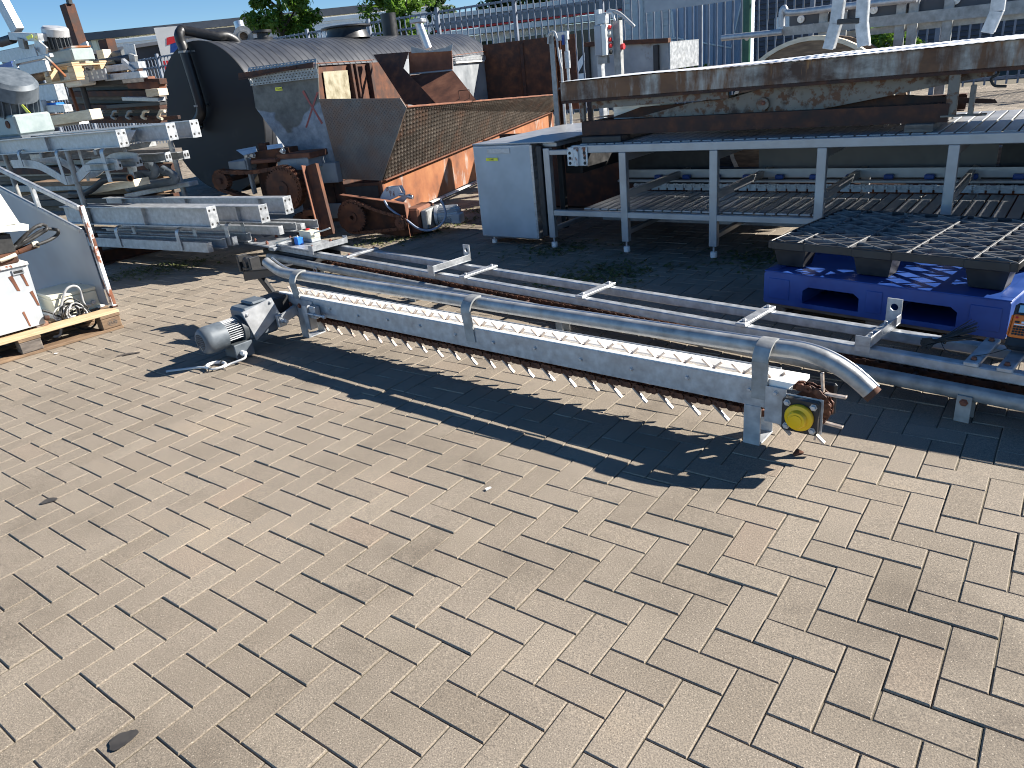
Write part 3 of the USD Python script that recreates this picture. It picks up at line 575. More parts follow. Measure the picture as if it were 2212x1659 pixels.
t = thing('black_pallet', 'black plastic nesting pallet with open diamond grid deck on top of the blue pallet', 'pallet', K)
W, D, z0, z1 = 1.2, .92, .105, .142
part(t, 'rim', [box(0, W, 0, .014, z0 - .005, z1), box(0, W, D - .014, D, z0, z1), box(0, .014, .014, D - .014, z0, z1), box(W - .014, W, .014, D - .014, z0, z1)], 'black_plastic')
for x in (.16, .43, .72, 1.01):
    part(t, 'grid_rib', box(x - .005, x + .005, .014, D - .014, z0, z1 - .001, .001), 'pallet_dusty')
for y in (.14, .40, .52, .80): part(t, 'grid_rib', box(.014, W - .014, y - .004, y + .004, z1 - .025, z1 - .002, .001), 'pallet_dusty')
reg = sg.box(.012, .012, W - .012, D - .012); sl = math.radians(33)
for s in (1, -1):
    for c in np.arange(-1.5, 2.5, .185):
        ln = sg.LineString([(c - 2 * math.cos(sl), -s * 2 * math.sin(sl) + .45), (c + 2 * math.cos(sl), s * 2 * math.sin(sl) + .45)]).intersection(reg)
        if ln.is_empty or ln.length < .05: continue
        (ax, ay), (bx, by) = ln.coords[0], ln.coords[-1]
        part(t, 'grid_bar', bar((ax, ay, z1 - .012), (bx, by, z1 - .012), .006, .022 - (.002 if s > 0 else 0), b=.001), 'pallet_dusty')
for x in (.02, .46, .98):
    for y in (.02, .40, D - .17):
        w = .19 if x != .46 else .2
        zt, zb = z0 + .01, 0; V = []
        for z, i in ((zt, 0), (zb, .022)):
            V += [(x + i, y + i, z), (x + w - i, y + i, z), (x + w - i, y + .15 - i, z), (x + i, y + .15 - i, z)]
        F = [(0, 1, 2), (0, 2, 3), (4, 6, 5), (4, 7, 6)] + [f for k in range(4) for f in ((k, (k + 1) % 4 + 4, (k + 1) % 4), (k, k + 4, (k + 1) % 4 + 4))]
        part(t, 'foot', [T(V, F)] + ([box(x, x + w, -.004, .018, z0 - .008, z1)] if y == .02 else []), 'black_plastic')

# ---------------------------------------------------------------- stainless slat conveyor table
TB = Fr(1.607, 5.409, -39.3)
t = thing('slat_conveyor', 'long stainless slat conveyor table on white levelling feet under the scissor lift', 'conveyor', TB)
part(t, 'top_beam', box(-1.20, 3.2, 0, .05, .785, .845, .004), 'stainless_dull'); part(t, 'top_beam', box(-1.44, -1.202, .004, .05, .775, .815, .004), 'stainless_dull')
part(t, 'low_beam', box(-1.42, 3.2, .002, .05, .278, .324, .004), 'stainless_dull')
part(t, 'rear_beam', [box(-1.42, 3.2, 1.25, 1.30, .785, .845)], 'stainless_dull'); part(t, 'rear_beam', box(-1.42, 3.2, 1.25, 1.30, .40, .45), 'stainless_dull')
LX = (-1.45, -.74, 0.0, .745, 1.5, 2.25)
for i, x in enumerate(LX):
    for y, z1 in ((0, .784 if i else .83), (1.25, .784)):
        lg = part(t, 'leg', box(x - .03, x + .03, y - .001, y + .049, .088, z1, .003), 'stainless_dull')
        part(lg, 'foot_stud', cyl((x, y + .025, .04), (x, y + .025, .09), .008, 10), 'bolt_zinc'); part(lg, 'foot', cyl((x, y + .025, 0), (x, y + .025, .046), .026, 16), 'white_plastic', smooth=35)
    if i:
        part(t, 'cross_beam', box(x - .02, x + .02, .05, 1.25, .43, .485, .003), 'stainless_dull'); part(t, 'cross_beam', box(x - .02, x + .02, .05, 1.25, .715, .775, .003), 'stainless_dull')
    part(t, 'cross_beam', box(x - .02, x + .02, .05, 1.25, .14, .175, .003), 'stainless_dull')
x = -1.15
while x < 2.9:
    part(t, 'slat', box(x, x + .068, .06, 1.24, .838, .850, .002), 'stainless_dull')
    part(t, 'lower_slat', box(x, x + .068, .06, .86, .325, .337, .002), 'stainless_dull'); x += .080
x = -1.1
while x < 2.8:
    lk = part(t, 'chain_plate', [box(x, x + .066, .865, .871, .345, .398, .001)] + [cyl((x + q, .862, .383), (x + q, .874, .383), .020, 14) for q in (.004, .062)], 'galvanised')
    part(lk, 'pin', [bolt((x + q, .860, .383), (0, -1, 0), .007, .006) for q in (.004, .062)], 'bolt_zinc'); x += .080
part(t, 'chain_rail', [box(-1.3, 3.1, .90, .95, .405, .425), box(-1.3, 3.1, 1.0, 1.004, .43, .50)], 'stainless_dull')
for x in np.arange(-.95, 2.9, .27): part(t, 'rail_clip', [box(x, x + .065, .94, .99, .426, .46, .006)], 'blue_plastic')
part(t, 'back_panel', box(-.10, 1.62, 1.21, 1.215, .40, .78, 0), 'dull_sheet'); part(t, 'back_panel', box(1.64, 3.2, 1.21, 1.215, .34, .78, 0), 'black_iron'); part(t, 'back_panel', box(-1.4, -.5, 1.21, 1.215, .34, .78, 0), 'black_iron'); part(t, 'end_housing', box(3.21, 3.9, -.02, 1.3, .08, .88, .012), 'grey_paint'); part(t, 'back_panel', box(-.3, 2.9, 1.31, 1.40, .70, .77, .01), 'galvanised_old')
part(t, 'floor_rail', box(-1.3, 3.1, .60, .64, .12, .16), 'stainless_dull')
mb = part(t, 'mounting_bracket', [box(-1.235, -1.045, -.012, -.004, .69, .826), box(-1.235, -1.045, -.012, .05, .826, .832), box(-1.16, -1.12, -.035, -.012, .69, .826)], 'chipped_white', label='white bolted bracket on the end of the top beam')
for xx in (-1.21, -1.07):
    for z in (.71, .75, .79): part(mb, 'bolt', bolt((xx, -.012, z), (0, -1, 0), .009, .004), 'print_black')
dh = part(t, 'drive_housing', box(-2.24, -1.60, .0, .30, .06, .87, .012), 'stainless', label='grey sheet metal end housing with creased front')
V = [(-2.225, -.001, .075), (-1.615, -.001, .075), (-1.615, -.001, .855), (-2.225, -.001, .855), (-1.93, -.016, .40)]
part(dh, 'front_door', T(V, [(0, 1, 4), (1, 2, 4), (2, 3, 4), (3, 0, 4)]), 'grey_paint')
part(dh, 'name_plate', box(-2.07, -1.82, -.008, -.003, .80, .842, .001), 'galvanised')
st = part(dh, 'sticker', box(-2.085, -1.955, -.014, -.0105, .74, .765, 0), 'yellow_sticker')
tm = meshkit.text_mesh('11681', .014, .0008, True); V = tm.vertices; tm = T(np.c_[V[:, 0] - 2.055, -.0142 - V[:, 2], V[:, 1] + .746], tm.faces[:, ::-1]); part(st, 'lettering', tm, 'print_black')
part(dh, 'lock', cyl((-1.60, .14, .42), (-1.588, .14, .42), .018), 'bolt_zinc')
for xx, y in ((-2.13, .02), (-2.13, .27)):
    part(dh, 'foot', [cyl((xx, y + .02, 0), (xx, y + .02, .035), .024), cyl((xx, y + .02, .03), (xx, y + .02, .06), .008)], 'white_plastic')
part(t, 'end_cover', [box(-2.24, -1.36, .0, 1.55, .872, .884, .003), box(-1.52, -1.38, .06, 1.5, .835, .868), ], 'stainless_dull'); part(t, 'inner_box', box(-1.60, -1.42, .5, 1.4, .55, .83, .004), 'black_iron')
part(t, 'end_post', [box(-1.55, -1.50, .0, .05, .1, .85), box(-1.55, -1.5, .3, .35, .1, .85)], 'black_iron')

# ---------------------------------------------------------------- scissor lift standing on the table
L = TB.sub((0, .18, 0))
t = thing('scissor_lift', 'rusty scissor lift with white ribbed platform standing on the slat conveyor', 'scissor lift', L)
part(t, 'base_beam', [extr(CH(.108, .06, .008, -1), (-1.2, 0, .955), (1.42, 0, .95))], 'rust_dark'); part(t, 'base_beam', [extr(CH(.108, .06, .008, 1), (-1.2, .72, .955), (1.42, .72, .95))], 'rust_dark')
part(t, 'base_cross', [box(-1.2, -1.13, .07, .65, .91, 1.0)], 'rust_dark'); part(t, 'base_cross', box(1.30, 1.36, .07, .65, .91, 1.0), 'rust_dark')
pl = part(t, 'platform_edge', [extr(CH(.145, .05, .008, -1), (-1.38, 0, 1.243), (2.35, 0, 1.257))], 'rusty_paint')
part(t, 'platform_edge', [extr(CH(.145, .05, .008, 1), (-1.38, .85, 1.243), (2.35, .85, 1.257))], 'rusty_paint'); part(t, 'platform_edge', box(-1.386, -1.378, .0, .85, 1.172, 1.315), 'rust')
part(pl, 'toe_guard', [extr([(-.02, -.012), (.012, -.012), (.012, .012), (-.02, .012)], (-1.38, .012, 1.166), (2.35, .012, 1.18))], 'rust_dark')
# wavy tread sheet
nx, ny = 150, 10; X, Y = np.meshgrid(np.linspace(-1.39, 2.36, nx), np.linspace(-.015, .87, ny), indexing='ij')
Z = 1.322 + .0035 * X + .010 * (meshkit.noise(np.stack([X * 1.8, Y * 1.3, 0 * X], -1), 3) - .5) * 1.6 + .0035 * np.abs(np.sin(X * math.pi / .05))
V = np.stack([X, Y, Z], -1).reshape(-1, 3); F = []
for i in range(nx - 1):
    for j in range(ny - 1):
        a = i * ny + j; F += [(a, a + ny, a + ny + 1), (a, a + ny + 1, a + 1)]
Vb = V.copy(); Vb[:, 2] -= .006; n0 = len(V)
part(t, 'tread_sheet', T(np.vstack([V, Vb]), F + [(a + n0, c + n0, b + n0) for a, b, c in F]), 'white_tread')
z3 = lambda x, y: (1105.9 + x * .25, y * .25); z4 = lambda x, y: (1658.9 + x * .25, y * .25)
def lp(pts, yv, th, m, nm, smooth=False, **k): return part(t, nm, ngon([L.at(*q, 1, yv) for q in pts], th, L.inv(EYE)), m, **k)
lp([z3(1080, 1015), z3(850, 1020), z3(1110, 925), z3(1540, 890), z4(1190, 820), z4(1960, 860), z4(1980, 890), z4(1200, 905), z3(1900, 1000)], .16, .02, 'rust_dark', 'scissor_arm')
lp([z3(1080, 1015), z3(1540, 890), z3(1880, 850), z4(0, 750), z4(1900, 590), z4(1960, 600), z4(1950, 650), z4(400, 955), z3(2000, 995)], .10, .02, 'rusty_arm', 'scissor_arm')
lp([z3(690, 942), z3(690, 872), z3(1865, 785), z3(1868, 850)], .04, .02, 'rusty_arm', 'upper_rail')
c = L.at(*z3(2175, 900), 1, .10); pv = part(t, 'pivot', cyl(c + (0, .01, 0), c + (0, -.025, 0), .045, 20), 'rusty_arm', smooth=30); part(pv, 'bolt', bolt(c + (0.005, -.025, .01), (0, -1, 0), .012, .008), 'bolt_rust')
for yv in (.7,): lp([z3(690, 1015), z3(1540, 890), z4(0, 760), z4(1900, 600), z4(1950, 650), z4(400, 945), z3(2000, 985)], yv, .02, 'rusty_arm', 'scissor_arm')
part(t, 'corner_post', box(-1.22, -1.18, .01, .05, 1.005, 1.17), 'rusty_arm'); part(t, 'corner_post', [box(1.40, 1.46, .01, .04, .93, 1.19), box(1.52, 1.55, .01, .04, .93, 1.1), box(1.38, 1.62, -.01, .05, .925, .935)], 'rusty_arm')
part(t, 'hydraulic_hose', tube(smooth_path([L.at(*z4(1990, 600), 1, .08), L.at(*z4(1985, 640), 1, .05), L.at(*z4(1930, 680), 1, .06), L.at(*z4(1960, 740), 1, .08), L.at(*z4(2060, 745), 1, .1)], 6), .008, 8), 'rubber', smooth=True)
part(t, 'inner_plate', [box(-1.1, -.55, .35, .36, .985, 1.1, .002)], 'stainless')
for x0, x1, m, lab, nm in ((-1.16, -.80, 'black_iron', 'dark timber block under the left end of the scissor lift', 'support_block'), (1.20, 1.36, 'wood_old', 'grey timber block under the right end of the scissor lift', 'support_block')):
    solo_p = thing(nm, lab, 'block', TB.sub(((x0 + x1) / 2, .5, .851)))
    part(solo_p, 'beam', box(-(x1 - x0) / 2, (x1 - x0) / 2, -.40, .40, 0, .046, .004), m)
# ---------------------------------------------------------------- rusty bunker hopper
E = Fr(-1.8, 8.3, -22)
z2 = lambda x, y: (553 + x * .25, y * .25); zd = lambda x, y: (648 + x * .1953, 270 + y * .1953)
i4 = lambda x, y: (324 + x * .397, 54 + y * .397); zq = lambda x, y: (442.8 + x * .2553, 302.4 + y * .2553)
def pg(fr, pts, ax, val, th): return ngon([fr.at(*q, ax, val) for q in pts], th, fr.inv(EYE))
t = thing('bunker_hopper', 'large rusty bunker hopper with red X sprayed on its grey end plate', 'hopper', E)
ep = part(t, 'end_plate', pg(E, [(545, 187), (552, 233), (610, 310), (668, 388), (737, 388), (689, 212), (686, 137), (640, 139), (546, 153)][::-1], 1, 0, .012), 'tide_plate')
for a, b in (((655, 197), (695, 267)), ((687, 200), (660, 275))):
    pa, pb = E.at(*a, 1, -.003), E.at(*b, 1, -.003)
    for k in range(3):
        o = np.array([.008 * (k - 1), -.0016 * (k + 1), .004 * k]); part(ep, 'spray_mark', bar(pa + o, pb - o, .020 - .005 * k, .001, (0, 1, 0), 0), 'red_spray')
p = E.at(595, 193, 1, -.004); st = part(ep, 'sticker', box(p[0], p[0] + .085, -.006, -.003, p[2] - .017, p[2] + .017, 0), 'yellow_sticker')
tm = meshkit.text_mesh('11680', .016, .0008, True); V = tm.vertices; part(st, 'lettering', T(np.c_[V[:, 0] + p[0] + .012, -.0065 - V[:, 2], V[:, 1] + p[2] - .008], tm.faces[:, ::-1]), 'print_black')
# diamond tread guard at the corner, with its raised studs
def studs(o, ux, uy, poly, n, step, ln, wd, hgt, seed=1):
    """Raised lozenges of a tread plate, in alternate directions, inside the polygon."""
    out = []; x0, y0, x1, y1 = poly.bounds; j = 0
    for yy in np.arange(y0 + step / 2, y1, step * .5):
        j += 1
        for i, xx in enumerate(np.arange(x0 + (step * .5 if j % 2 else 0), x1, step)):
            if not poly.buffer(-ln).contains(sg.Point(xx, yy)): continue
            a = math.radians(45 if (i + j // 2) % 2 else 135); c, s = math.cos(a), math.sin(a); q = []
            for u_, v_, h_ in ((-ln, 0, 0), (0, -wd, 0), (ln, 0, 0), (0, wd, 0), (-ln * .35, 0, hgt), (ln * .35, 0, hgt)):
                q.append(np.asarray(o) + (xx + u_ * c - v_ * s) * ux + (yy + u_ * s + v_ * c) * uy + h_ * n)
            out.append(T(q, [(0, 1, 4), (1, 5, 4), (1, 2, 5), (2, 3, 5), (3, 4, 5), (3, 0, 4)]))
    return cat(out)
gp_ = [E.at(*q, 1, -.014) for q in ((689, 214), (864, 212), (878, 233), (825, 390), (735, 387))]
ga = part(t, 'corner_guard', ngon(gp_[::-1], .012), 'tread_steel', label='tread plate guard at the corner')
P2 = sg.Polygon([(p[0], p[2]) for p in gp_]); part(ga, 'tread_studs', studs((0, -.0142, 0), np.array([1., 0, 0]), np.array([0, 0, 1.]), P2, np.array([0, -1., 0]), .040, .013, .0045, .0035), 'tread_steel', kind='stuff')
# long flared side
LEN = 6.3
EE = E.inv(EYE)
B0, T0 = np.array([.735, 0, .515]), np.array([1.13, 0, 1.205]); B1, T1 = E.at(1197, 240, 0, .735), E.at(1197, 206, 0, 1.05)
LEN = B1[1]
ux = (B1 - B0) / np.linalg.norm(B1 - B0); uy = (T0 - B0) - ((T0 - B0) @ ux) * ux; uh = np.linalg.norm(uy); uy /= uh; nn = np.cross(ux, uy); nn = nn if nn[0] > 0 else -nn
sd = part(t, 'flared_side', cat([ngon([B0, B1, T0], .012, EE), ngon([B1, T1, T0], .012, EE)]), 'tread_dark')
dot = []
for j in range(int(uh / .052)):
    for i in range(int(LEN / .075)):
        fu = (.04 + i * .075 + (.0375 if j % 2 else 0)) / LEN; fv = (.03 + j * .052) / uh
        if fu > .985 or fv > .97: continue
        if fu + fv < 1: c = B0 + (B1 - B0) * fu + (T0 - B0) * fv
        else: c = T1 + (T0 - T1) * (1 - fu) + (B1 - T1) * (1 - fv)
        c = c + nn * .001
        V = [c + nn * .013] + [c + (math.cos(a) * .026) * ux + math.sin(a) * .019 * uy for a in np.linspace(0, 2 * math.pi, 6, endpoint=False)]
        dot.append(T(V, [(0, k + 1, (k + 1) % 6 + 1) for k in range(6)]))
part(sd, 'pressed_studs', dot, 'tread_dark', kind='stuff')
part(t, 'top_rim', [bar(T0 + (0, 0, .012), T1 + (0, 0, .012), .03, .02)], 'rust_red')
# bottom channel
part(t, 'channel_side', ngon([(.712, 0, .10), (.712, LEN, .15), (.712, LEN, B1[2] - .01), (.712, 0, .50)], .012, EE), 'rust_orange'); part(t, 'channel_cap', extr(ANG(.07, -.05, .008), (.70, .0, .512), (.70, LEN, B1[2])), 'rust_red'); part(t, 'channel_foot', box(.70, .76, .05, LEN, .085, .10), 'chipped_white')
part(t, 'channel_end', box(.22, .70, -.004, .008, .12, .50), 'rust'); part(t, 'channel_end', box(.26, .66, -.010, -.0045, .30, .47), 'black_iron'); part(t, 'channel_rear', box(.10, .11, 0, LEN, .12, .52), 'rust_dark')
part(t, 'corner_angle', box(.69, .725, -.02, .02, .12, .52), 'rust_red')
# far side wall seen from inside, stiffeners, rim
WX = -.50
def wall(y0, y1, z0, z1, m, nm='inner_wall', th=.01, x=WX, **k): return part(t, nm, box(x - th, x, y0, y1, z0, z1, 0), m, **k)
wall(0.02, .95, .75, 1.70, 'zinc_rust'); wall(.952, 3.2, .75, 1.72, 'rust'); wall(3.202, LEN, .75, 1.74, 'zinc_rust')
part(t, 'inner_slope', ngon([(WX, 0, .80), (WX, LEN, .85), (.12, LEN, .55), (.12, 0, .52)], .01), 'rust')
lit = [E.at(*z2(*q), 0, WX + .02) for q in ((580, 620), (790, 605), (822, 855), (612, 860))]; part(t, 'liner_plate', ngon(lit, .006, EE), 'stained_liner')
for q, w in (((845, 700), .05), ((885, 700), .04), ((1010, 700), .07), ((2050, 650), .09), ((2080, 650), .05)):
    y = E.at(*z2(*q), 0, WX + .05)[1]; part(t, 'stiffener', box(WX, WX + .06, y - w / 2, y + w / 2, .85, 1.71), 'rust_dark')
ys = lambda px: E.at(*z2(px, 480), 0, WX)[1]
part(t, 'top_angle', extr(ANG(.09, -.06, .008), (WX - .04, .25, 1.735), (WX - .04, max(1.6, ys(990)), 1.745)), 'rust_red')
part(t, 'top_angle', extr(ANG(.09, -.06, .008), (WX - .04, ys(1690), 1.75), (WX - .04, LEN, 1.79)), 'rust_red')
def perforated(o, ux, uy, L, Hh, nx, ny, th=.003, sx=.5):
    pol = sg.box(0, 0, L, Hh); cut = []
    for j in range(ny):
        for i in range(nx):
            cx = (i + .5 + (.5 if j % 2 else 0)) * L / nx; cy = (j + .5) * Hh / ny
            if cx < L - .02: cut.append(sg.box(cx - L / nx * sx / 2, cy - Hh / ny * .2, cx + L / nx * sx / 2, cy + Hh / ny * .2))
    from shapely import union_all
    return plate(pol.difference(union_all(cut)), o, ux, uy, th)
q0, q1, q2 = E.at(541, 186, 1, -.05), E.at(688, 168, 1, -.05), E.at(536, 160, 1, -.05); u1 = q1 - q0; l1 = np.linalg.norm(u1); u1 /= l1; u2 = np.array([0.04, .0, 1.0])
part(t, 'perforated_cover', [perforated(q0 + (0, 0, .0), u1, u2, l1, .05, 22, 2), perforated(q0 + (0, .0, .052), u1, u2, l1, .075, 22, 3), perforated(q0 + (0, .0, .129), u1, u2 + (0, .6, 0), l1, .05, 20, 2)], 'galvanised_old')
part(t, 'torn_edge', ngon([E.at(*q, 1, -.08) for q in ((514, 158), (625, 143), (676, 134), (676, 146), (600, 155), (516, 172))][::-1], .006), 'rust_dark')
part(t, 'torn_edge', bar(E.at(516, 172, 1, -.09), E.at(640, 146, 1, -.09), .01, .014), 'rust')
part(t, 'perforated_cover', perforated((WX + .04, ys(1700), 1.655), np.array([0, 1., 0]), np.array([0, .0, 1.]), LEN - ys(1700), .07, 40, 2), 'galvanised')
part(t, 'cover_flange', box(WX, WX + .05, ys(1700), LEN - .1, 1.63, 1.652), 'white_plastic')
part(t, 'far_end', box(WX, 1.2, LEN - .01, LEN, .7, 1.9), 'rust'); part(t, 'far_end_frame', [box(.2, .26, LEN - .03, LEN - .012, .7, 1.86)], 'rust_dark')
# the chute box in the middle
ch0 = [E.at(*z2(*q), 1, 2.3) for q in ((1320, 450), (1690, 430), (1698, 605), (1325, 640))]; part(t, 'chute_back', ngon(ch0[::-1], .012), 'rust_red')
ch1 = [ch0[3], ch0[2], E.at(*z2(1895, 850), 1, 1.75), E.at(*z2(1565, 905), 1, 1.75)]; part(t, 'chute_slope', ngon(ch1[::-1], .012), 'rust_red')
part(t, 'chute_cheek', ngon([ch0[0], ch0[3], ch1[3], ch1[3] + (-.5, .2, 0), ch0[0] + (-.55, .1, 0)], .008), 'rust')
part(t, 'chute_joint', bar(ch0[3], ch0[2], .02, .02), 'zinc_rust')
h0 = E.at(*z2(1760, 860), 1, 1.8); part(t, 'lifting_handle', tube([h0, h0 + (0, 0, .10), h0 + (.14, 0, .10), h0 + (.14, 0, 0)], .006, 8), 'rust')
c0_ = [E.at(*z2(*q), 1, 2.25) for q in ((1345, 460), (1690, 440), (1705, 378), (1640, 410), (1500, 440), (1340, 400))]; part(t, 'bent_sheet', ngon(c0_[::-1], .006), 'galvanised_old')
part(t, 'chrome_tube', tube([E.at(*z2(1490, 420), 1, 2.4), E.at(*z2(1400, 190), 1, 2.4)], .052, 18), 'stainless', smooth=40)
cp = E.at(*z2(1400, 185), 1, 2.4); part(t, 'tube_end', [box(cp[0] - .085, cp[0] + .085, cp[1] - .08, cp[1] + .08, cp[2] - .02, cp[2] + .03, .01)], 'galvanised')
# drive: guard, sprockets, chains, gear motor
gd = part(t, 'drive_guard', pg(E, [zd(455, 770), zd(930, 835), zd(1170, 872), zd(1210, 1060), zd(1245, 1270), zd(1150, 1230), zd(640, 1180), zd(480, 930)][::-1], 1, -.40, .01), 'rust')
part(t, 'guard_lip', [bar(E.at(*zd(455, 770), 1, -.43), E.at(*zd(930, 835), 1, -.43), .07, .008), bar(E.at(*zd(930, 835), 1, -.43), E.at(*zd(1170, 872), 1, -.43), .07, .008), bar(E.at(*zd(1170, 872), 1, -.43), E.at(*zd(1240, 1265), 1, -.43), .07, .008, (1, 0, 0))], 'rust_red')
def sprocket(c, R, n, th, m, axis=(0, 1, 0), rows=1, boss=True, gap=.03):
    ms = []
    for k in range(rows):
        pts = []
        for i in range(n):
            for f, rr in ((-.42, R * .90), (-.16, R), (.16, R), (.42, R * .90)): a = (i + f) / n * 2 * math.pi; pts.append((rr * math.cos(a), rr * math.sin(a)))
        d, s, u = basis(axis); o = np.asarray(c, float) + k * gap * d
        ms.append(plate(sg.Polygon(pts).difference(sg.Point(0, 0).buffer(R * .13)), o, u, s, th))
    if boss: ms.append(lathe([(0, R * .14), (0, R * .36), (.03, R * .34), (.03, R * .14)], np.asarray(c) - (0, .03, 0), axis, 20))
    return cat(ms)
def loop_chain(t, c0, r0, c1, r1, y, name, m, pitch, w, a_open=None, sag=0, h=None):
    """Roller chain round two sprockets in an x-z plane."""
    c0, c1 = np.array(c0), np.array(c1); D = np.linalg.norm(c1 - c0); d = (c1 - c0) / D; ph = math.atan2(d[1], d[0]); be = math.acos((r0 - r1) / D); path = []
    for a in np.linspace(ph + be, ph - be + 2 * math.pi, 40): path.append(c0 + r0 * np.array([math.cos(a), math.sin(a)]))
    s, e = path[-1], c1 + r1 * np.array([math.cos(ph - be), math.sin(ph - be)])
    for f in np.linspace(0, 1, 12)[1:-1]: path.append(s + f * (e - s) + np.array([0, -sag * .4 * math.sin(math.pi * f)]))
    for a in np.linspace(ph - be, ph + be, 30): path.append(c1 + r1 * np.array([math.cos(a), math.sin(a)]))
    s, e = path[-1], path[0]
    for f in np.linspace(0, 1, 12)[1:]: path.append(s + f * (e - s) + np.array([0, -sag * math.sin(math.pi * f)]))
    path = np.array(path); seg = np.linalg.norm(np.diff(path, axis=0), axis=1); S = np.r_[0, np.cumsum(seg)]; N = int(S[-1] / pitch)
    for k in range(N):
        q = (k + .5) * S[-1] / N; x = np.interp(q, S, path[:, 0]); z = np.interp(q, S, path[:, 1]); x2 = np.interp(q + .004, S, path[:, 0]); z2_ = np.interp(q + .004, S, path[:, 1])
        dd = np.array([x2 - x, 0, z2_ - z]); dd /= np.linalg.norm(dd) + 1e-9; n_ = np.array([-dd[2], 0, dd[0]])
        part(t, name, chain_link((x, 0, z), dd, n_, y, k % 2 == 0, S[-1] / N, h or pitch * .4, w), m)
sc = E.at(763, 469, 1, -.50); part(t, 'sprocket', sprocket((sc[0], -.50, sc[2]), .155, 30, .02, 'rust_red'), 'rust')
ss = E.at(865, 481, 1, -.50); part(t, 'sprocket', sprocket((ss[0], -.50, ss[2]), .055, 13, .02, 'rust_red'), 'rust_red')
loop_chain(t, (sc[0], sc[2]), .158, (ss[0], ss[2]), .058, -.49, 'chain_link', 'rust_chain', .044, .022, sag=.012)
g1 = E.at(479, 391, 1, -.55); part(t, 'sprocket', sprocket((g1[0], -.55, g1[2]), .092, 19, .018, 'rust_red', rows=3), 'rust'); part(t, 'shaft', cyl((g1[0], -.60, g1[2]), (g1[0], -.15, g1[2]), .03), 'rust_dark')
g2 = E.at(612, 407, 1, -.55); part(t, 'sprocket', sprocket((g2[0], -.55, g2[2]), .205, 36, .018, 'rust', rows=3), 'rust'); part(t, 'shaft', cyl((g2[0], -.58, g2[2]), (g2[0], 0, g2[2]), .04), 'rust_dark')
for yy in (-.545, -.515, -.485): loop_chain(t, (g1[0], g1[2]), .097, (g2[0], g2[2]), .208, yy, 'chain_link', 'rust', .05, .016, sag=.03)
g3 = E.at(655, 485, 1, -.42); part(t, 'sprocket', sprocket((g3[0], -.42, g3[2]), .13, 24, .018, 'rust_red', rows=3), 'rust_dark')
# drive frame above the sprockets
A_ = lambda x, y, yy: E.at(*zq(x, y), 1, yy)
def blk(pts, y0, y1, m, nm):
    P_ = np.array([E.at(*zq(*q), 1, y0) for q in pts]); xs_, zs_ = P_[:, 0], P_[:, 2]; return part(t, nm, box(xs_.min(), xs_.max(), y0, y1, zs_.min(), zs_.max(), .006), m)
blk([(190, 185), (350, 250)], -.38, -.1, 'zinc_rust', 'gear_case'); blk([(370, 95), (690, 180)], -.30, -.05, 'rust', 'bearing_block'); blk([(440, 30), (525, 100)], -.28, -.2, 'rust', 'bearing_cap')
blk([(380, 175), (600, 190)], -.42, .0, 'rust_red', 'base_plate'); blk([(600, 160), (890, 250)], -.34, .0, 'zinc_rust', 'side_box'); blk([(600, 125), (890, 158)], -.34, .0, 'rust_red', 'side_box_lid')
blk([(340, 120), (400, 460)], -.36, -.30, 'zinc_rust', 'frame_post'); blk([(955, 200), (1130, 360)], -.10, .0, 'zinc_rust', 'lower_plate'); blk([(1030, 540), (1170, 660)], -.12, -.1, 'zinc_rust', 'lower_plate')
blk([(420, 190), (590, 470)], -.2, -.02, 'rust_dark', 'drive_box'); blk([(820, 595), (940, 640)], -.5, -.3, 'rust', 'cross_piece')
part(t, 'shiny_tray', ngon([A_(262, 85, -.40), A_(330, 135, -.42), A_(440, 98, -.40), A_(435, 58, -.36)], .006), 'stainless'); part(t, 'shiny_tray', ngon([A_(522, 45, -.36), A_(528, 82, -.38), A_(662, 62, -.38), A_(655, 28, -.36)], .006), 'stainless')
for q in ((360, 130), (408, 128), (662, 92)): part(t, 'bolt', bolt(A_(*q, -.34), (0, -1, 0), .022, .03), 'bolt_zinc')
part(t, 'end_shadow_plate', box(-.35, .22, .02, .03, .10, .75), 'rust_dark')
# gear motor on the right of the guard
m0 = np.array([1.22, -.40, .17])
part(t, 'reduction_gear', [box(1.14, 1.30, -.40, -.02, .03, .28, .02)], 'rust_red'); part(t, 'gear_body', box(1.30, 1.37, -.36, .02, .06, .25, .01), 'galvanised_old')
me = part(t, 'drive_motor', lathe([(0, .0001), (0, .10), (.03, .10), (.03, .085), (.24, .085), (.26, .06), (.26, .0001)], (1.37, -.16, .155), (1, .25, 0), 24), 'motor_silver', smooth=30)
for a in range(-60, 240, 15):
    c, s = math.cos(math.radians(a)), math.sin(math.radians(a)); ax_ = np.array([.97, .243, 0]); sd_ = np.array([-.243, .97, 0]); o = np.array([1.37, -.16, .155]) + .09 * (c * sd_ + np.array([0, 0, s]))
    part(me, 'cooling_fin', bar(o + ax_ * .04, o + ax_ * .23, .006, .02, c * sd_ + np.array([0, 0, s]), .001), 'motor_silver')
part(me, 'terminal_box', box(1.56, 1.66, -.22, -.10, .08, .18, .01), 'grey_paint')
for q in ((1, 0), (2, 0)): pass
part(t, 'bearing_bracket', [ngon([E.at(*zd(*q), 1, -.2) for q in ((890, 790), (950, 690), (1090, 680), (1130, 760), (1000, 830), (890, 830))][::-1], .08)], 'chipped_white'); part(t, 'bearing_bracket', ngon([E.at(*zd(*q), 1, -.22) for q in ((1030, 830), (1180, 770), (1220, 760), (1140, 855))][::-1], .02), 'galvanised')
for q in ((1100, 765), (1190, 790)): part(t, 'steel_pin', cyl(E.at(*zd(*q), 1, -.2), E.at(*zd(q[0] + 60, q[1] + 10), 1, -.2), .022, 14), 'stainless')
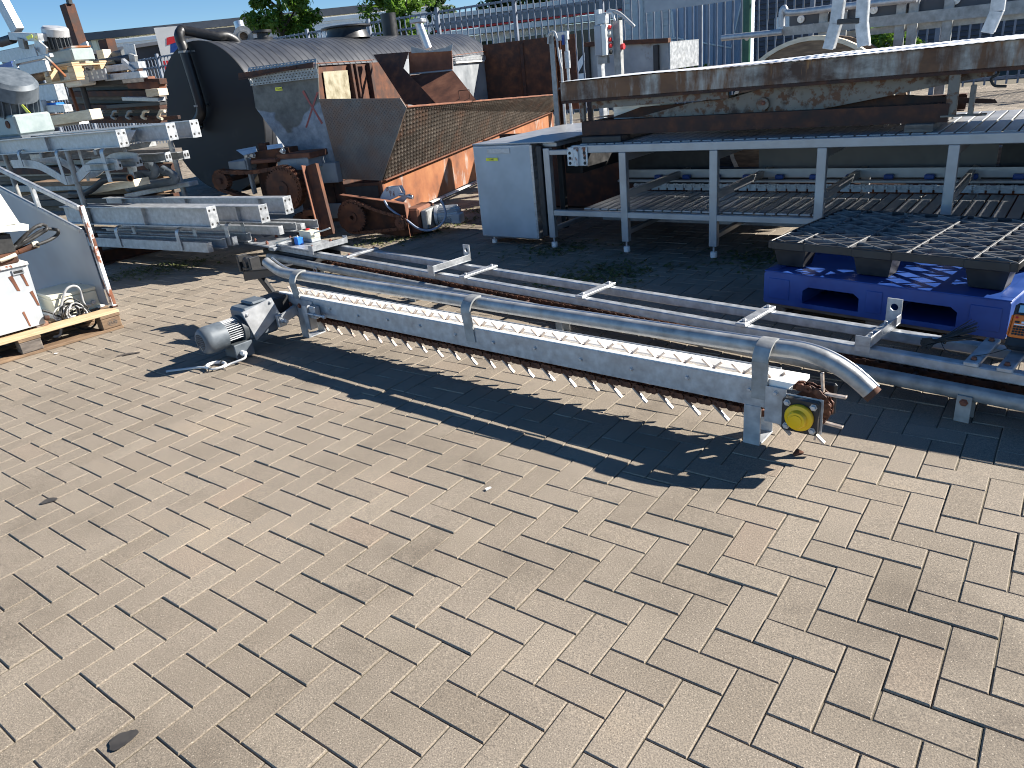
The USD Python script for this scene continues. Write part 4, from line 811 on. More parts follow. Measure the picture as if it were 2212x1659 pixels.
cb = [E.at(*zd(*q), 1, -.48) for q in ((930, 835), (1000, 930), (1190, 1060), (1300, 1140), (1420, 1165), (1540, 1120), (1610, 1010), (1590, 890), (1555, 830))]
part(t, 'motor_cable', tube(smooth_path(cb, 5), .011, 8), 'cable_blue', smooth=True)
# leaning rusty post in front of the drive
po = Fr(*E.w((.36, -.70, 0))[:2], -22)
t = thing('steel_post', 'short rusty steel section leaning in front of the hopper drive', 'post', po)
pa, pb = po.inv(E.w(E.at(670, 356, 1, -.58))), po.inv(E.w(E.at(708, 508, 1, -.74)))
part(t, 'section', extr(CH(.13, .05, .010, 1), pb, pa, (1, 0, 0)), 'rust'); part(t, 'flange', bar(pb + (-.06, -.03, 0), pa + (-.06, -.03, 0), .012, .07, (0, 1, 0)), 'rust_red')

# ---------------------------------------------------------------- black tank
TK = Fr(-4.55, 13.4, 58)
t = thing('black_tank', 'big black horizontal tank with ribbed side and drop pipe on its flat end', 'tank', TK)
R = 1.2; Lt = 7.6; pf = [(0, R - .004)]
x = 0.0
while x < Lt - .16:
    pf += [(x + .014, R), (x + .136, R), (x + .142, R - .009), (x + .154, R - .009)]; x += .16
pf += [(Lt, R), (Lt + .01, R - .06), (Lt + .011, .0001)]
part(t, 'ribbed_shell', lathe(pf, (0, 0, R - .02), (1, 0, 0), 72), 'tank_side', smooth=20)
part(t, 'end_disc', lathe([(0, .0001), (0, R + .012), (.02, R + .014), (.02, R - .02)], (-.02, 0, R - .02), (1, 0, 0), 72), 'tank_black', smooth=20)
for x in (1.0, 4.0, 6.6): part(t, 'saddle', box(x - .1, x + .1, -.8, .8, 0.0, .24), 'black_iron')
dp = [TK.at(*q, 0, -.13) for q in ((422, 268), (434, 245), (430, 215), (398, 110), (391, 92))]
d1 = dp[-1]; top = [d1 + (.0, .0, .10), d1 + (.05, .0, .16), d1 + (.12, -.02, .175)]
e1 = TK.at(500, 80, 0, .55); part(t, 'drop_pipe', tube(smooth_path(dp + top + [e1 + (-.25, .1, .03), e1 + (-.08, .03, .02), e1 + (.06, 0, -.06), e1 + (.1, 0, -.16)], 6), .080, 16), 'black_plastic', smooth=40)
part(t, 'pipe_end', lathe([(0, .09), (.02, .095), (.14, .098), (.15, .085)], dp[0] + (-.02, .02, -.08), dp[1] - dp[0], 16), 'black_plastic', smooth=30)
for q in ((398, 112), (431, 228)): c = TK.at(*q, 0, -.13); part(t, 'pipe_clamp', [ring(c + (0, 0, -.015), (0, 0, 1), .081, .092, .03, 16), box(-.02, -.012, c[1] - .13, c[1] + .06, c[2] - .015, c[2] + .015)], 'galvanised_old')
fl = TK.at(526, 78, 1, .2); fa = np.array([-.55, -.75, -.15])
fp = part(t, 'flange_elbow', tube(smooth_path([fl + (.0, .0, 0), fl - fa * .12, fl - fa * .2 + (0, 0, .06), fl - fa * .22 + (0, .02, .22)], 5), .085, 16), 'stainless', smooth=40)
part(fp, 'flange', ring(fl + fa * .03, -fa, .072, .165, .03, 28), 'galvanised'); part(fp, 'flange_face', ring(fl + fa * .05, -fa, .07, .10, .03, 24), 'galvanised_old'); part(fp, 'bore', lathe([(0, .0001), (0.001, .071)], fl + fa * .015, -fa, 20), 'wood_brown')
part(fp, 'branch', tube([fl - fa * .05 , fl - fa * .3 + (0.2, .15, -.15)], .085, 14), 'galvanised', smooth=40)
def on_top(px, py, wpx):
    c = TK.at(px, py, 1, 0); return c
c = on_top(570, 90, 0); part(t, 'vent_cap', [lathe([(0, .17), (.05, .17), (.05, .10), (.13, .10), (.13, .17), (.17, .17), (.17, .0001)], (c[0], 0, 2 * R - .04), (0, 0, 1), 20)], 'black_plastic', smooth=30)
c = on_top(752, 85, 0); part(t, 'manhole', [lathe([(0, .46), (.12, .40), (.20, .40), (.21, .50), (.235, .50), (.25, .42), (.26, .0001)], (c[0], 0, 2 * R - .06), (0, 0, 1), 28)], 'black_plastic', smooth=30)
c = on_top(845, 80, 0); part(t, 'stub_pipe', pipe([(c[0], 0, 2 * R - .1), (c[0], 0, 2 * R + .2), (c[0], 0, 2 * R + .42)], .165, .02, 22), 'black_plastic', smooth=40)

# ---------------------------------------------------------------- posts between hopper and lift
q = TB.at(1206, 268, 2, .884); F1 = TB.sub((q[0], q[1], .0))
t = thing('cable_post', 'slim galvanised post with steel tubes and hanging cable at the end of the hopper', 'post', F1)
A1 = lambda px, py, yy=0: F1.at(px, py, 1, yy)
top = A1(1197, 85)[2]; part(t, 'channel', extr(CH(.11, .06, .006, -1), (0, 0, .86), (0, 0, top), (0, 1, 0)), 'rust'); part(t, 'front_strip', box(.0, .055, -.06, -.054, .86, top + .05), 'galvanised_old')
for dx, z0_, z1_ in ((.085, .86, top - .1), (.165, .86, top + .0)): part(t, 'steel_tube', cyl((dx, 0, z0_), (dx, 0, z1_), .016, 12), 'stainless')
part(t, 'tube_sleeve', cyl((.165, 0, top - .28), (.165, 0, top - .12), .028, 12), 'galvanised'); part(t, 'top_plate', [box(.05, .19, -.02, .02, top - .02, top + .06)], 'galvanised'); part(t, 'blue_tag', box(.13, .16, -.03, -.022, top - .06, top + .03), 'blue_plastic')
part(t, 'tube_tie', box(.03, .21, -.02, .02, 1.22, 1.235), 'galvanised')
part(t, 'cable', tube(smooth_path([A1(1184, 95, -.08), A1(1186, 74, -.08), A1(1197, 69, -.08), A1(1203, 85, -.08), A1(1207, 120, -.08), A1(1213, 148, -.08)], 6), .011, 8), 'cable_grey', smooth=True)
F2 = TB.sub((TB.at(1310, 120, 1, 2.2)[0], 2.2, 0))
t = thing('control_post', 'control panel with coloured buttons mounted between two galvanised posts behind the scissor lift', 'control panel', F2)
A2 = lambda px, py, yy=0: F2.at(px, py, 1, yy)
a, b = A2(1297, 20), A2(1330, 45); part(t, 'post', extr(CH(.07, .05, .005, 1), (a[0], 0, 0), (a[0], 0, a[2]), (0, 1, 0)), 'galvanised'); part(t, 'post', box(b[0] - .04, b[0] + .04, .0, .07, 0, b[2]), 'galvanised_old')
c, d = A2(1297, 55), A2(1324, 118); bx = part(t, 'panel_box', box(c[0], d[0] - .05, -.14, .0, d[2], c[2], .008), 'panel_grey'); part(bx, 'panel_face', box(d[0] - .05, d[0] - .0, -.135, .0, d[2], c[2], .004), 'cover_white')
n_ = 5
for k in range(n_):
    z = d[2] + (k + .5) * (c[2] - d[2]) / n_; part(bx, 'button', lathe([(0, .022), (.02, .022), (.024, .016), (.024, .0001)], (d[0], -.06, z), (1, 0, 0), 14), ['print_black', 'red_plastic', 'red_plastic', 'cover_white', 'red_plastic'][k], smooth=30)
part(t, 'side_button', cyl((b[0] + .04, .03, A2(1332, 102)[2]), (b[0] + .07, .03, A2(1332, 102)[2]), .03), 'red_plastic')
part(t, 'upper_box', box(A2(1298, 50)[0], A2(1315, 30)[0], -.08, 0, A2(1300, 53)[2], A2(1300, 30)[2]), 'galvanised'); part(t, 'cable', tube(smooth_path([A2(1311, 26, -.05), A2(1320, 23, -.05), A2(1340, 30, -.05), A2(1370, 57, -.05)], 6), .016, 8), 'cable_grey', smooth=True)
part(t, 'cable', tube(smooth_path([A2(1313, 28, -.06), A2(1322, 28, -.06), A2(1328, 45, -.06)], 6), .012, 8), 'cable_white', smooth=True); part(t, 'lower_bracket', [box(A2(1298, 135)[0], A2(1318, 120)[0], -.07, -.01, A2(1300, 138)[2], A2(1300, 121)[2])], 'galvanised_old')
F3 = TB.sub((TB.at(1350, 120, 1, 3.4)[0], 3.4, 0)); A3 = lambda px, py, yy=0: F3.at(px, py, 1, yy)
t = thing('steel_trough', 'grey galvanised trough with rusty rim behind the control post', 'trough', F3)
part(t, 'side_plate', ngon([A3(*q) for q in ((1266, 175), (1446, 150), (1444, 88), (1264, 98))], .01), 'zinc_rust'); part(t, 'rim', bar(A3(1264, 96, -.03), A3(1446, 87, -.03), .08, .05), 'rust'); 
for px in (1272, 1420): u_ = A3(px, 130); part(t, 'stiffener', box(u_[0] - .03, u_[0] + .03, -.05, .0, .6, A3(px, 97)[2]), 'black_iron')
part(t, 'end_plate', ngon([A3(1446, 150), A3(1446, 90), A3(1446, 90) + (.0, .8, 0), A3(1446, 150) + (0, .8, 0)], .01), 'galvanised'); part(t, 'back_plate', ngon([A3(*q, .8) for q in ((1270, 175), (1446, 150), (1444, 94), (1268, 103))], .01), 'rust')
part(t, 'leg', [box(A3(1290, 160)[0], A3(1290, 160)[0] + .08, 0, .08, 0, 1.3)], 'galvanised_old'); part(t, 'leg', box(A3(1430, 160)[0], A3(1430, 160)[0] + .08, 0, .08, 0, 1.3), 'galvanised_old')
# ---------------------------------------------------------------- stacked steel on the left
_b = Fr(0, 0, 0).at(447, 545, 2, .2); BK = Fr(_b[0], _b[1], -34)
zA = lambda x, y: (x * .3176, y * .3176); zM = lambda x, y: (162 + x * .3176, 108 + y * .3176); zC_ = lambda x, y: (x * .3176, 259.2 + y * .3176); zD = lambda x, y: (x * .3176, 486 + y * .3176)
z5 = lambda x, y: (x * .25, 378 + y * .25)
def at(q, yv): return BK.at(*q, 1, yv)
def base(p): return BK.sub((p[0], p[1], 0))
def end_plate(x, y, z0, z1, b, t, th=.010):
    e = part(t, 'end_plate', box(x, x + th, y - b / 2 - .004, y + b / 2 + .004, z0 - .004, z1 + .004, .002), 'galvanised')
    for yy in (y - b * .28, y + b * .28):
        for zz in (z0 + .03, z1 - .03): part(e, 'bolt_hole', cyl((x + th - .001, yy, zz), (x + th + .0012, yy, zz), .011, 12, .0002), 'print_black')
def ibeam_thing(lab, px_end_top, px_end_bot, yv, xl, grp, clip=None, h=None):
    a, b = at(px_end_top, yv), at(px_end_bot, yv); x1 = (a[0] + b[0]) / 2; z0, z1 = min(a[2], b[2]), max(a[2], b[2]); z1 = z0 + (h or (z1 - z0))
    t = thing('steel_beam', lab, 'beam', BK, grp)
    part(t, 'profile', extr(IPE(z1 - z0, .092, .006, .009), (xl, yv + .046, (z0 + z1) / 2), (x1, yv + .046, (z0 + z1) / 2)), 'galvanised'); end_plate(x1, yv + .046, z0, z1, .092, t)
    for xx in np.arange(xl + .35, x1 - .3, 1.1): part(t, 'web_stiffener', box(xx, xx + .008, yv + .003, yv + .04, z0 + .01, z1 - .01, .001), 'galvanised')
    return t, x1, z0, z1
LOW, UP = 'beams stacked low on the left', 'beams lying on top of the left rack'
ibeam_thing('shortest and nearest of the three low galvanised I-beams with drilled end plates', (443, 449), (457, 493), 0, -2.3, LOW)
ibeam_thing('middle one of the three low galvanised I-beams left of the rusty sprocket', (552, 445), (569, 482), .22, -2.3, LOW)
ibeam_thing('farthest low galvanised I-beam ending right in front of the rusty sprocket', (605, 427), (621, 463), .48, -2.3, LOW)
ibeam_thing('nearest of the high galvanised I-beams crossing in front of the tank', (245, 282), (262, 318), 0, -3.6, UP)
ibeam_thing('middle high galvanised I-beam with the welded triangular gusset', (353, 268), (369, 303), .26, -3.6, UP)
ibeam_thing('farthest high galvanised I-beam reaching out in front of the tank end', (404, 261), (420, 297), .50, -3.6, UP)
p = at((275, 300), .25); t = thing('steel_gusset', 'triangular galvanised gusset plate between the high I-beams', 'plate', BK); part(t, 'plate', ngon([at(zC_(830, 75), .24), at(zC_(925, 68), .24), at(zC_(880, 160), .24), at(zC_(845, 165), .24)][::-1], .01), 'galvanised')
def hoop(t, x, y0, y1, z0, z1, w=.05, th=.008, m='galvanised'):
    r = min(.05, (y1 - y0) / 2.2); P_ = [(y0, z0)] + [(y0 + r - r * math.cos(a), z1 - r + r * math.sin(a)) for a in np.linspace(0, math.pi / 2, 6)] + [(y1 - r + r * math.sin(a), z1 - r + r * math.cos(a)) for a in np.linspace(0, math.pi / 2, 6)] + [(y1, z0)]
    P_ = np.array(P_); pol = sg.LineString(P_).buffer(th / 2, cap_style=2, join_style=1)
    part(t, 'hoop', extr(affinity.scale(pol, -1, 1, origin=(0, 0)), (x - w / 2, 0, 0), (x + w / 2, 0, 0)), m, smooth=30)
CHG = 'galvanised channels under the low I-beams'
for i, (q0, q1, yv, lab, hp) in enumerate((((445, 525), (448, 546), 0, 'nearest galvanised channel low on the left with welded hoops', ((252, 500), (385, 510))),
        ((500, 512), (503, 531), .20, 'second galvanised channel from the front with hoop beside the loose plates', ((490, 495),)),
        ((600, 490), (606, 508), .50, 'galvanised channel ending behind the bolted end plates', ()), ((648, 484), (653, 502), .72, 'farthest low channel pointing at the small rusty sprocket', ()))):
    a, b = at(q0, yv), at(q1, yv); t = thing('steel_channel', lab, 'channel', BK, CHG)
    part(t, 'profile', extr(CH(a[2] - b[2], .05, .006, -1), (-2.2, yv + .003, (a[2] + b[2]) / 2), (a[0], yv + .003, (a[2] + b[2]) / 2)), 'galvanised')
    part(t, 'profile', extr(CH(a[2] - b[2], .05, .006, 1), (-2.2, yv + .17, (a[2] + b[2]) / 2 + .01), (a[0] + .06, yv + .17, (a[2] + b[2]) / 2 + .01)), 'galvanised')
    part(t, 'end_tab', box(a[0], a[0] + .006, yv - .002, yv + .055, b[2], a[2], .002), 'galvanised')
    for q in hp: hoop(t, at(q, yv)[0], yv - .008, yv + .18, b[2] + .01, a[2] + .12)
# rack posts
RK = 'round posts of the left rack'
for i, (q0, q1, lab) in enumerate((((133, 327), (226, 570), 'round galvanised rack post with rusty foot beside the guard panel'), ((8, 330), (42, 425), 'leftmost round rack post behind the guard panel'), ((364, 305), (400, 415), 'round rack post nearest the black tank'))):
    yv = (.02, .3, .9)[i]; b0 = at(q1, yv) if i else np.array([-1.83, .02, 0]); a0 = at(q0, yv); b0[2] = 0 if i == 0 else b0[2]
    xm = b0[0] if i == 0 else (a0[0] + b0[0]) / 2; t = thing('rack_post', lab, 'post', BK.sub((xm, yv, 0)), RK)
    part(t, 'tube', pipe([(0, 0, .32), (0, 0, .8), (0, 0, a0[2])], .027, .004, 16), 'galvanised_old', smooth=40); part(t, 'lower_section', cyl((0, 0, .01), (0, 0, .33), .032, 16), 'rust_dark', smooth=40); part(t, 'foot_plate', box(-.07, .09, -.07, .07, 0, .012), 'rust_dark')
t = thing('steel_crossbeam', 'rust brown base beam under the low galvanised channels', 'beam', BK); part(t, 'profile', extr(IPE(.13, .10, .008, .010), (-1.86, .0, .066), (-1.62, 1.4, .066)), 'rust_dark'); part(t, 'cap', box(-1.78, -1.72, -.04, -.03, .02, .11), 'rust')
t = thing('shelf_arm', 'crosswise galvanised arm carrying the high I-beams at the right', 'beam', BK); part(t, 'profile', box(-1.30, -1.25, -.02, .62, 1.10, 1.15), 'galvanised_old')
t = thing('shelf_arm', 'crosswise galvanised arm carrying the high I-beams at the left', 'beam', BK); part(t, 'profile', box(-2.3, -2.25, -.02, .62, 1.10, 1.15), 'galvanised_old')
# curved rails and hoops hanging under the upper beams
t = thing('curved_rail', 'wavy galvanised conveyor rail with flat hoops under the nearest high I-beam', 'rail', BK)
path = smooth_path([at(zC_(*q), .02) for q in ((80, 300), (190, 300), (270, 315), (370, 370), (440, 410), (520, 395), (590, 330), (640, 300), (715, 290), (800, 300))], 5)
def ribbon(path, h, th, y):
    P_ = np.array(path)[:, [0, 2]]; pol = sg.LineString(P_).buffer(h / 2, cap_style=2, join_style=1)
    m = trimesh.creation.extrude_polygon(pol, th, engine='earcut'); V = m.vertices; return T(np.c_[V[:, 0], y + th - V[:, 2], V[:, 1]], m.faces)
part(t, 'rail', ribbon(path, .085, .012, .02), 'galvanised'); part(t, 'rail', ribbon(path + (.06, 0, .03), .085, .012, .20), 'galvanised')
for q0, q1, ww in (((140, 205), (150, 320), .05), ((405, 200), (440, 440), .05), ((718, 190), (735, 420), .06)):
    a, b = at(zC_(*q0), .0), at(zC_(*q1), .0); hoop(t, (a[0] + b[0]) / 2, -.015, .22, b[2], a[2], ww)
# middle shelf channels
MS = 'short channels on the middle shelf'
for (q0, q1, yv, xl, lab) in ((zM(265, 765), zM(290, 815), .02, -1.5, 'short galvanised channel end under the hoops, left one on the middle shelf'), (zM(405, 735), zM(430, 790), .22, -1.3, 'short galvanised channel end, second on the middle shelf'), (zM(605, 700), zM(625, 755), .45, -2.2, 'galvanised channel on the middle shelf with drilled end plate'), (zM(730, 690), zM(755, 740), .70, -2.0, 'rightmost channel on the middle shelf in front of the tank')):
    a, b = at(q0, yv), at(q1, yv); t = thing('steel_channel', lab, 'channel', BK, MS); part(t, 'profile', extr(CH(a[2] - b[2], .06, .006, 1), (xl, yv, (a[2] + b[2]) / 2), (a[0], yv, (a[2] + b[2]) / 2)), 'galvanised_old'); end_plate(a[0], yv + .03, b[2], a[2], .06, t)
def stick(name, lab, catg, q0, q1, y0, y1, h, d, m, grp=None, r=False):
    a, b = at(q0, y0), at(q1, y1); c = base(a); t = thing(name, lab, catg, c, grp)
    o = np.array([a[0], a[1], 0]); part(t, 'bar', cyl(a - o, b - o, h / 2, 12) if r else bar(a - o, b - o, d, h), m, smooth=40 if r else False); return t, a - o, b - o
def sheet(name, lab, catg, pts, yv, th, m, grp=None, pname='plate'):
    P_ = np.array([at(q, yv) for q in pts]); o = np.array([P_[0][0], P_[0][1], 0]); t = thing(name, lab, catg, base(P_[0]), grp); part(t, pname, ngon(P_ - o, th, toward=EYE_L(P_[0])), m); return t, P_ - o
EYE_L = lambda p: BK.inv(EYE) - np.array([p[0], p[1], 0])
stick('timber', 'pale timber plank lying under the grey pipe fittings', 'timber', zM(160, 945), zM(455, 895), .30, .40, .07, .2, 'wood_pale')
stick('timber', 'weathered dark plank below the wavy rail', 'timber', zC_(270, 430), zC_(760, 420), .60, .60, .05, .2, 'wood_brown')
stick('timber', 'dark plank low behind the guard panel', 'timber', zC_(180, 530), zC_(560, 500), .5, .5, .06, .15, 'wood_old')
stick('galvanised_angle', 'long galvanised angle lying in front of the tank foot', 'angle', zM(370, 990), zM(805, 905), .9, .9, .05, .12, 'galvanised')
c = at(zC_(880, 395), .1); t = thing('bent_pipe', 'dark bent steel pipe with rusty open end under the hoops', 'pipe', base(c)); o = np.array([c[0], c[1], 0])
part(t, 'pipe', pipe(smooth_path([at(zC_(*q), .12) - o for q in ((480, 500), (560, 500), (630, 470), (700, 415), (800, 395), (880, 395))], 6), .030, .004, 14), 'black_iron', smooth=40); part(t, 'open_end', ring(at(zC_(882, 395), .12) - o, (1, 0, 0), .026, .034, .012, 16), 'rust_orange')
def fitting(lab, pts, yv, r, m='motor_grey'):
    P_ = np.array([at(zM(*q), yv) for q in pts]); o = np.array([P_[0][0], P_[0][1], 0]); t = thing('pipe_fitting', lab, 'pipe', base(P_[0]), 'grey plastic pipes beside the tank'); P_ = P_ - o
    part(t, 'pipe', tube(smooth_path(P_, 6), r, 14), m, smooth=40)
    for k in (0, -1): d = (P_[1] - P_[0]) if k == 0 else (P_[-2] - P_[-1]); d = d / np.linalg.norm(d); part(t, 'socket', lathe([(0, r), (0, r * 1.14), (.07, r * 1.14), (.07, r)], P_[k], d, 16), m, smooth=30)
fitting('lowest grey pipe lying straight with elbow at its right end', ((365, 940), (500, 920), (620, 900), (680, 885), (670, 850), (600, 815)), .70, .042)
fitting('grey pipe elbow with shiny joint in the middle of the fittings', ((420, 850), (480, 848), (535, 845), (545, 810), (500, 770)), .55, .045)
fitting('short dark pipe stub standing left of the grey elbows', ((385, 790), (395, 850), (440, 860)), .45, .040)
# the lower dark mess behind
DK = 'dark old rails stacked behind'
DL = 'old dark rail lying in the deep stack between rack and tank'
rr = np.random.default_rng(5)
for k in range(13):
    yy = 2.6 + .12 * (k % 4); y0 = 215 + k * 22; stick('old_rail', DL, 'rail', zM(-10 - 8 * (k % 3), y0 + rr.integers(-4, 5)), zM(600, y0 - 6 + rr.integers(-6, 7)), yy, yy, .055 + .02 * rr.random(), .12, ('rust_dark', 'wood_old', 'black_iron', 'wood_brown')[k % 4], DK)
for k in range(22):
    yy = 1.25 + .13 * (k % 6); y0 = 335 + (k // 2) * 11; DL2 = 'old dark rail stacked low behind the wavy rail'
    stick('old_rail', DL2, 'rail', (-20, y0 + 6 + rr.integers(-3, 4)), (385 - 6 * (k % 5), y0 - 4 + rr.integers(-4, 5)), yy, yy, .06 + .03 * rr.random(), .12, ('wood_old', 'rust_dark', 'galvanised_old', 'black_iron', 'wood_brown')[k % 5], 'dark old rails low behind the rack')
HD = 'rusty hooked rail end low in the deep stack'
for k, px in enumerate((165, 260, 360, 465, 575)):
    a, b = at(zM(px, 420), 2.45), at(zM(px, 470), 2.45); t = thing('hooked_rail', HD, 'rail', base(a), 'hooked rails in the deep stack'); o = np.array([a[0], a[1], 0])
    part(t, 'hook', tube(smooth_path([a - o + (.12, 0, 0), a - o + (.02, 0, .0), a - o + (-.03, 0, -.04), b - o + (-.02, 0, .03), b - o + (.06, 0, 0)], 5), .02, 8), 'wood_pale' if k > 2 else 'galvanised_old'); part(t, 'rail', bar(b - o + (-.3, .1, 0), b - o + (.3, .1, 0), .05, .05), 'rust_dark')
for q0, q1, y_, lab, m in ((zM(345, 330), zM(590, 335), 2.4, 'pale sunlit rail lying across the deep stack', 'galvanised'), (zM(240, 385), zM(600, 360), 2.42, 'thin dark pipe across the deep stack', 'black_iron'), (zM(380, 235), zM(595, 240), 2.6, 'rust red beam on top of the deep stack beside the tank', 'rust_red'), (zM(500, 205), zM(520, 190), 2.6, 'rust red bracket on the deep stack below the blue fence', 'rust_red')):
    stick('old_rail', lab, 'rail', q0, q1, y_, y_, .10 if 'beam' in lab else .05, .12, m)
stick('timber', 'broken pale timber end poking from the deep stack', 'timber', zM(515, 290), zM(600, 285), 2.4, 2.4, .09, .15, 'wood_pale')
stick('rust_rod', 'thin rust red rod leaning upright in front of the deep stack', 'rod', zA(475, 590), zA(535, 775), 1.6, 1.6, .035, .035, 'rust_red')
stick('steel_tube', 'dark upright tube in front of the deep stack', 'tube', zA(560, 590), zA(612, 765), 1.6, 1.6, .07, .07, 'black_iron', r=True)
# things on and above the high beams
stick('timber', 'pale timber beam lying on the rack beside the grey gear motor', 'timber', zA(315, 830), zA(655, 775), .9, .9, .11, .14, 'wood_pale')
sheet('steel_box', 'open galvanised box section below the timber beam on the rack', 'box section', (zA(350, 870), zA(540, 845), zA(530, 820), zA(350, 840)), .95, .12, 'galvanised')
def gearmotor(lab, q_top, q_mid, q_bot, r_px, yv, cap, fins, gear, lean=0):
    a, m_, b = at(q_top, yv), at(q_mid, yv), at(q_bot, yv); r = abs(at((q_mid[0] + r_px, q_mid[1]), yv)[0] - m_[0]); o = np.array([b[0], b[1], 0]); t = thing('gear_motor', lab, 'gear motor', base(b)); d = a - b; d /= np.linalg.norm(d)
    H = np.linalg.norm(a - m_); part(t, 'fan_cover', lathe([(0, r), (H * .75, r * 1.0), (H * .95, r * .86), (H, r * .5), (H, .0001)], m_ - o, a - m_, 26), cap, smooth=40)
    Lf = np.linalg.norm(m_ - b); part(t, 'motor_body', lathe([(0, .0001), (0, r * .8), (Lf, r * .8), (Lf, .0001)], b - o, m_ - b, 22), fins)
    _, s, u = basis(d)
    for k in range(20):
        A = k / 20 * 2 * math.pi; e = math.cos(A) * s + math.sin(A) * u; part(t, 'cooling_fin', bar(b - o + e * r * .85 + d * .02, m_ - o + e * r * .85 - d * .01, .008, r * .3, e, .001), fins)
    return t, b - o, r, d
t, b, r, d = gearmotor('large upright grey gear motor standing on the rack at the far left', zA(78, 515), zA(85, 635), zA(105, 775), 26, .35, 'motor_grey', 'motor_grey', None)
part(t, 'gear_case', box(-.42, .30, -.18, .22, b[2] - .22, b[2] - .01, .02), 'motor_green'); part(t, 'base_flange', box(-.35, .36, -.2, .24, b[2] - .30, b[2] - .22, .01), 'motor_grey'); part(t, 'plug', cyl((.14, -.19, b[2] - .10), (.14, -.175, b[2] - .10), .04), 'rust'); part(t, 'name_plate', box(.06, .12, -.125, -.118, b[2] + .12, b[2] + .25, .002), 'galvanised')
t2, b, r, d = gearmotor('smaller upright gear motor with silver cap and green gear case on top of the stack', zA(370, 178), zA(383, 245), zA(412, 345), 15, 1.7, 'motor_silver', 'motor_fin', None)
part(t2, 'gear_case', [box(-.30, .22, -.15, .25, b[2] - .42, b[2] - .16, .03), box(-.24, .40, -.1, .2, b[2] - .16, b[2] - .0, .02)], 'motor_green'); part(t2, 'rust_rim', box(-.22, .40, -.08, .18, b[2] - .004, b[2] + .02), 'rust_orange'); part(t2, 'drive_flange', box(.25, .60, -.22, .0, b[2] - .45, b[2] - .28, .02), 'cover_white')
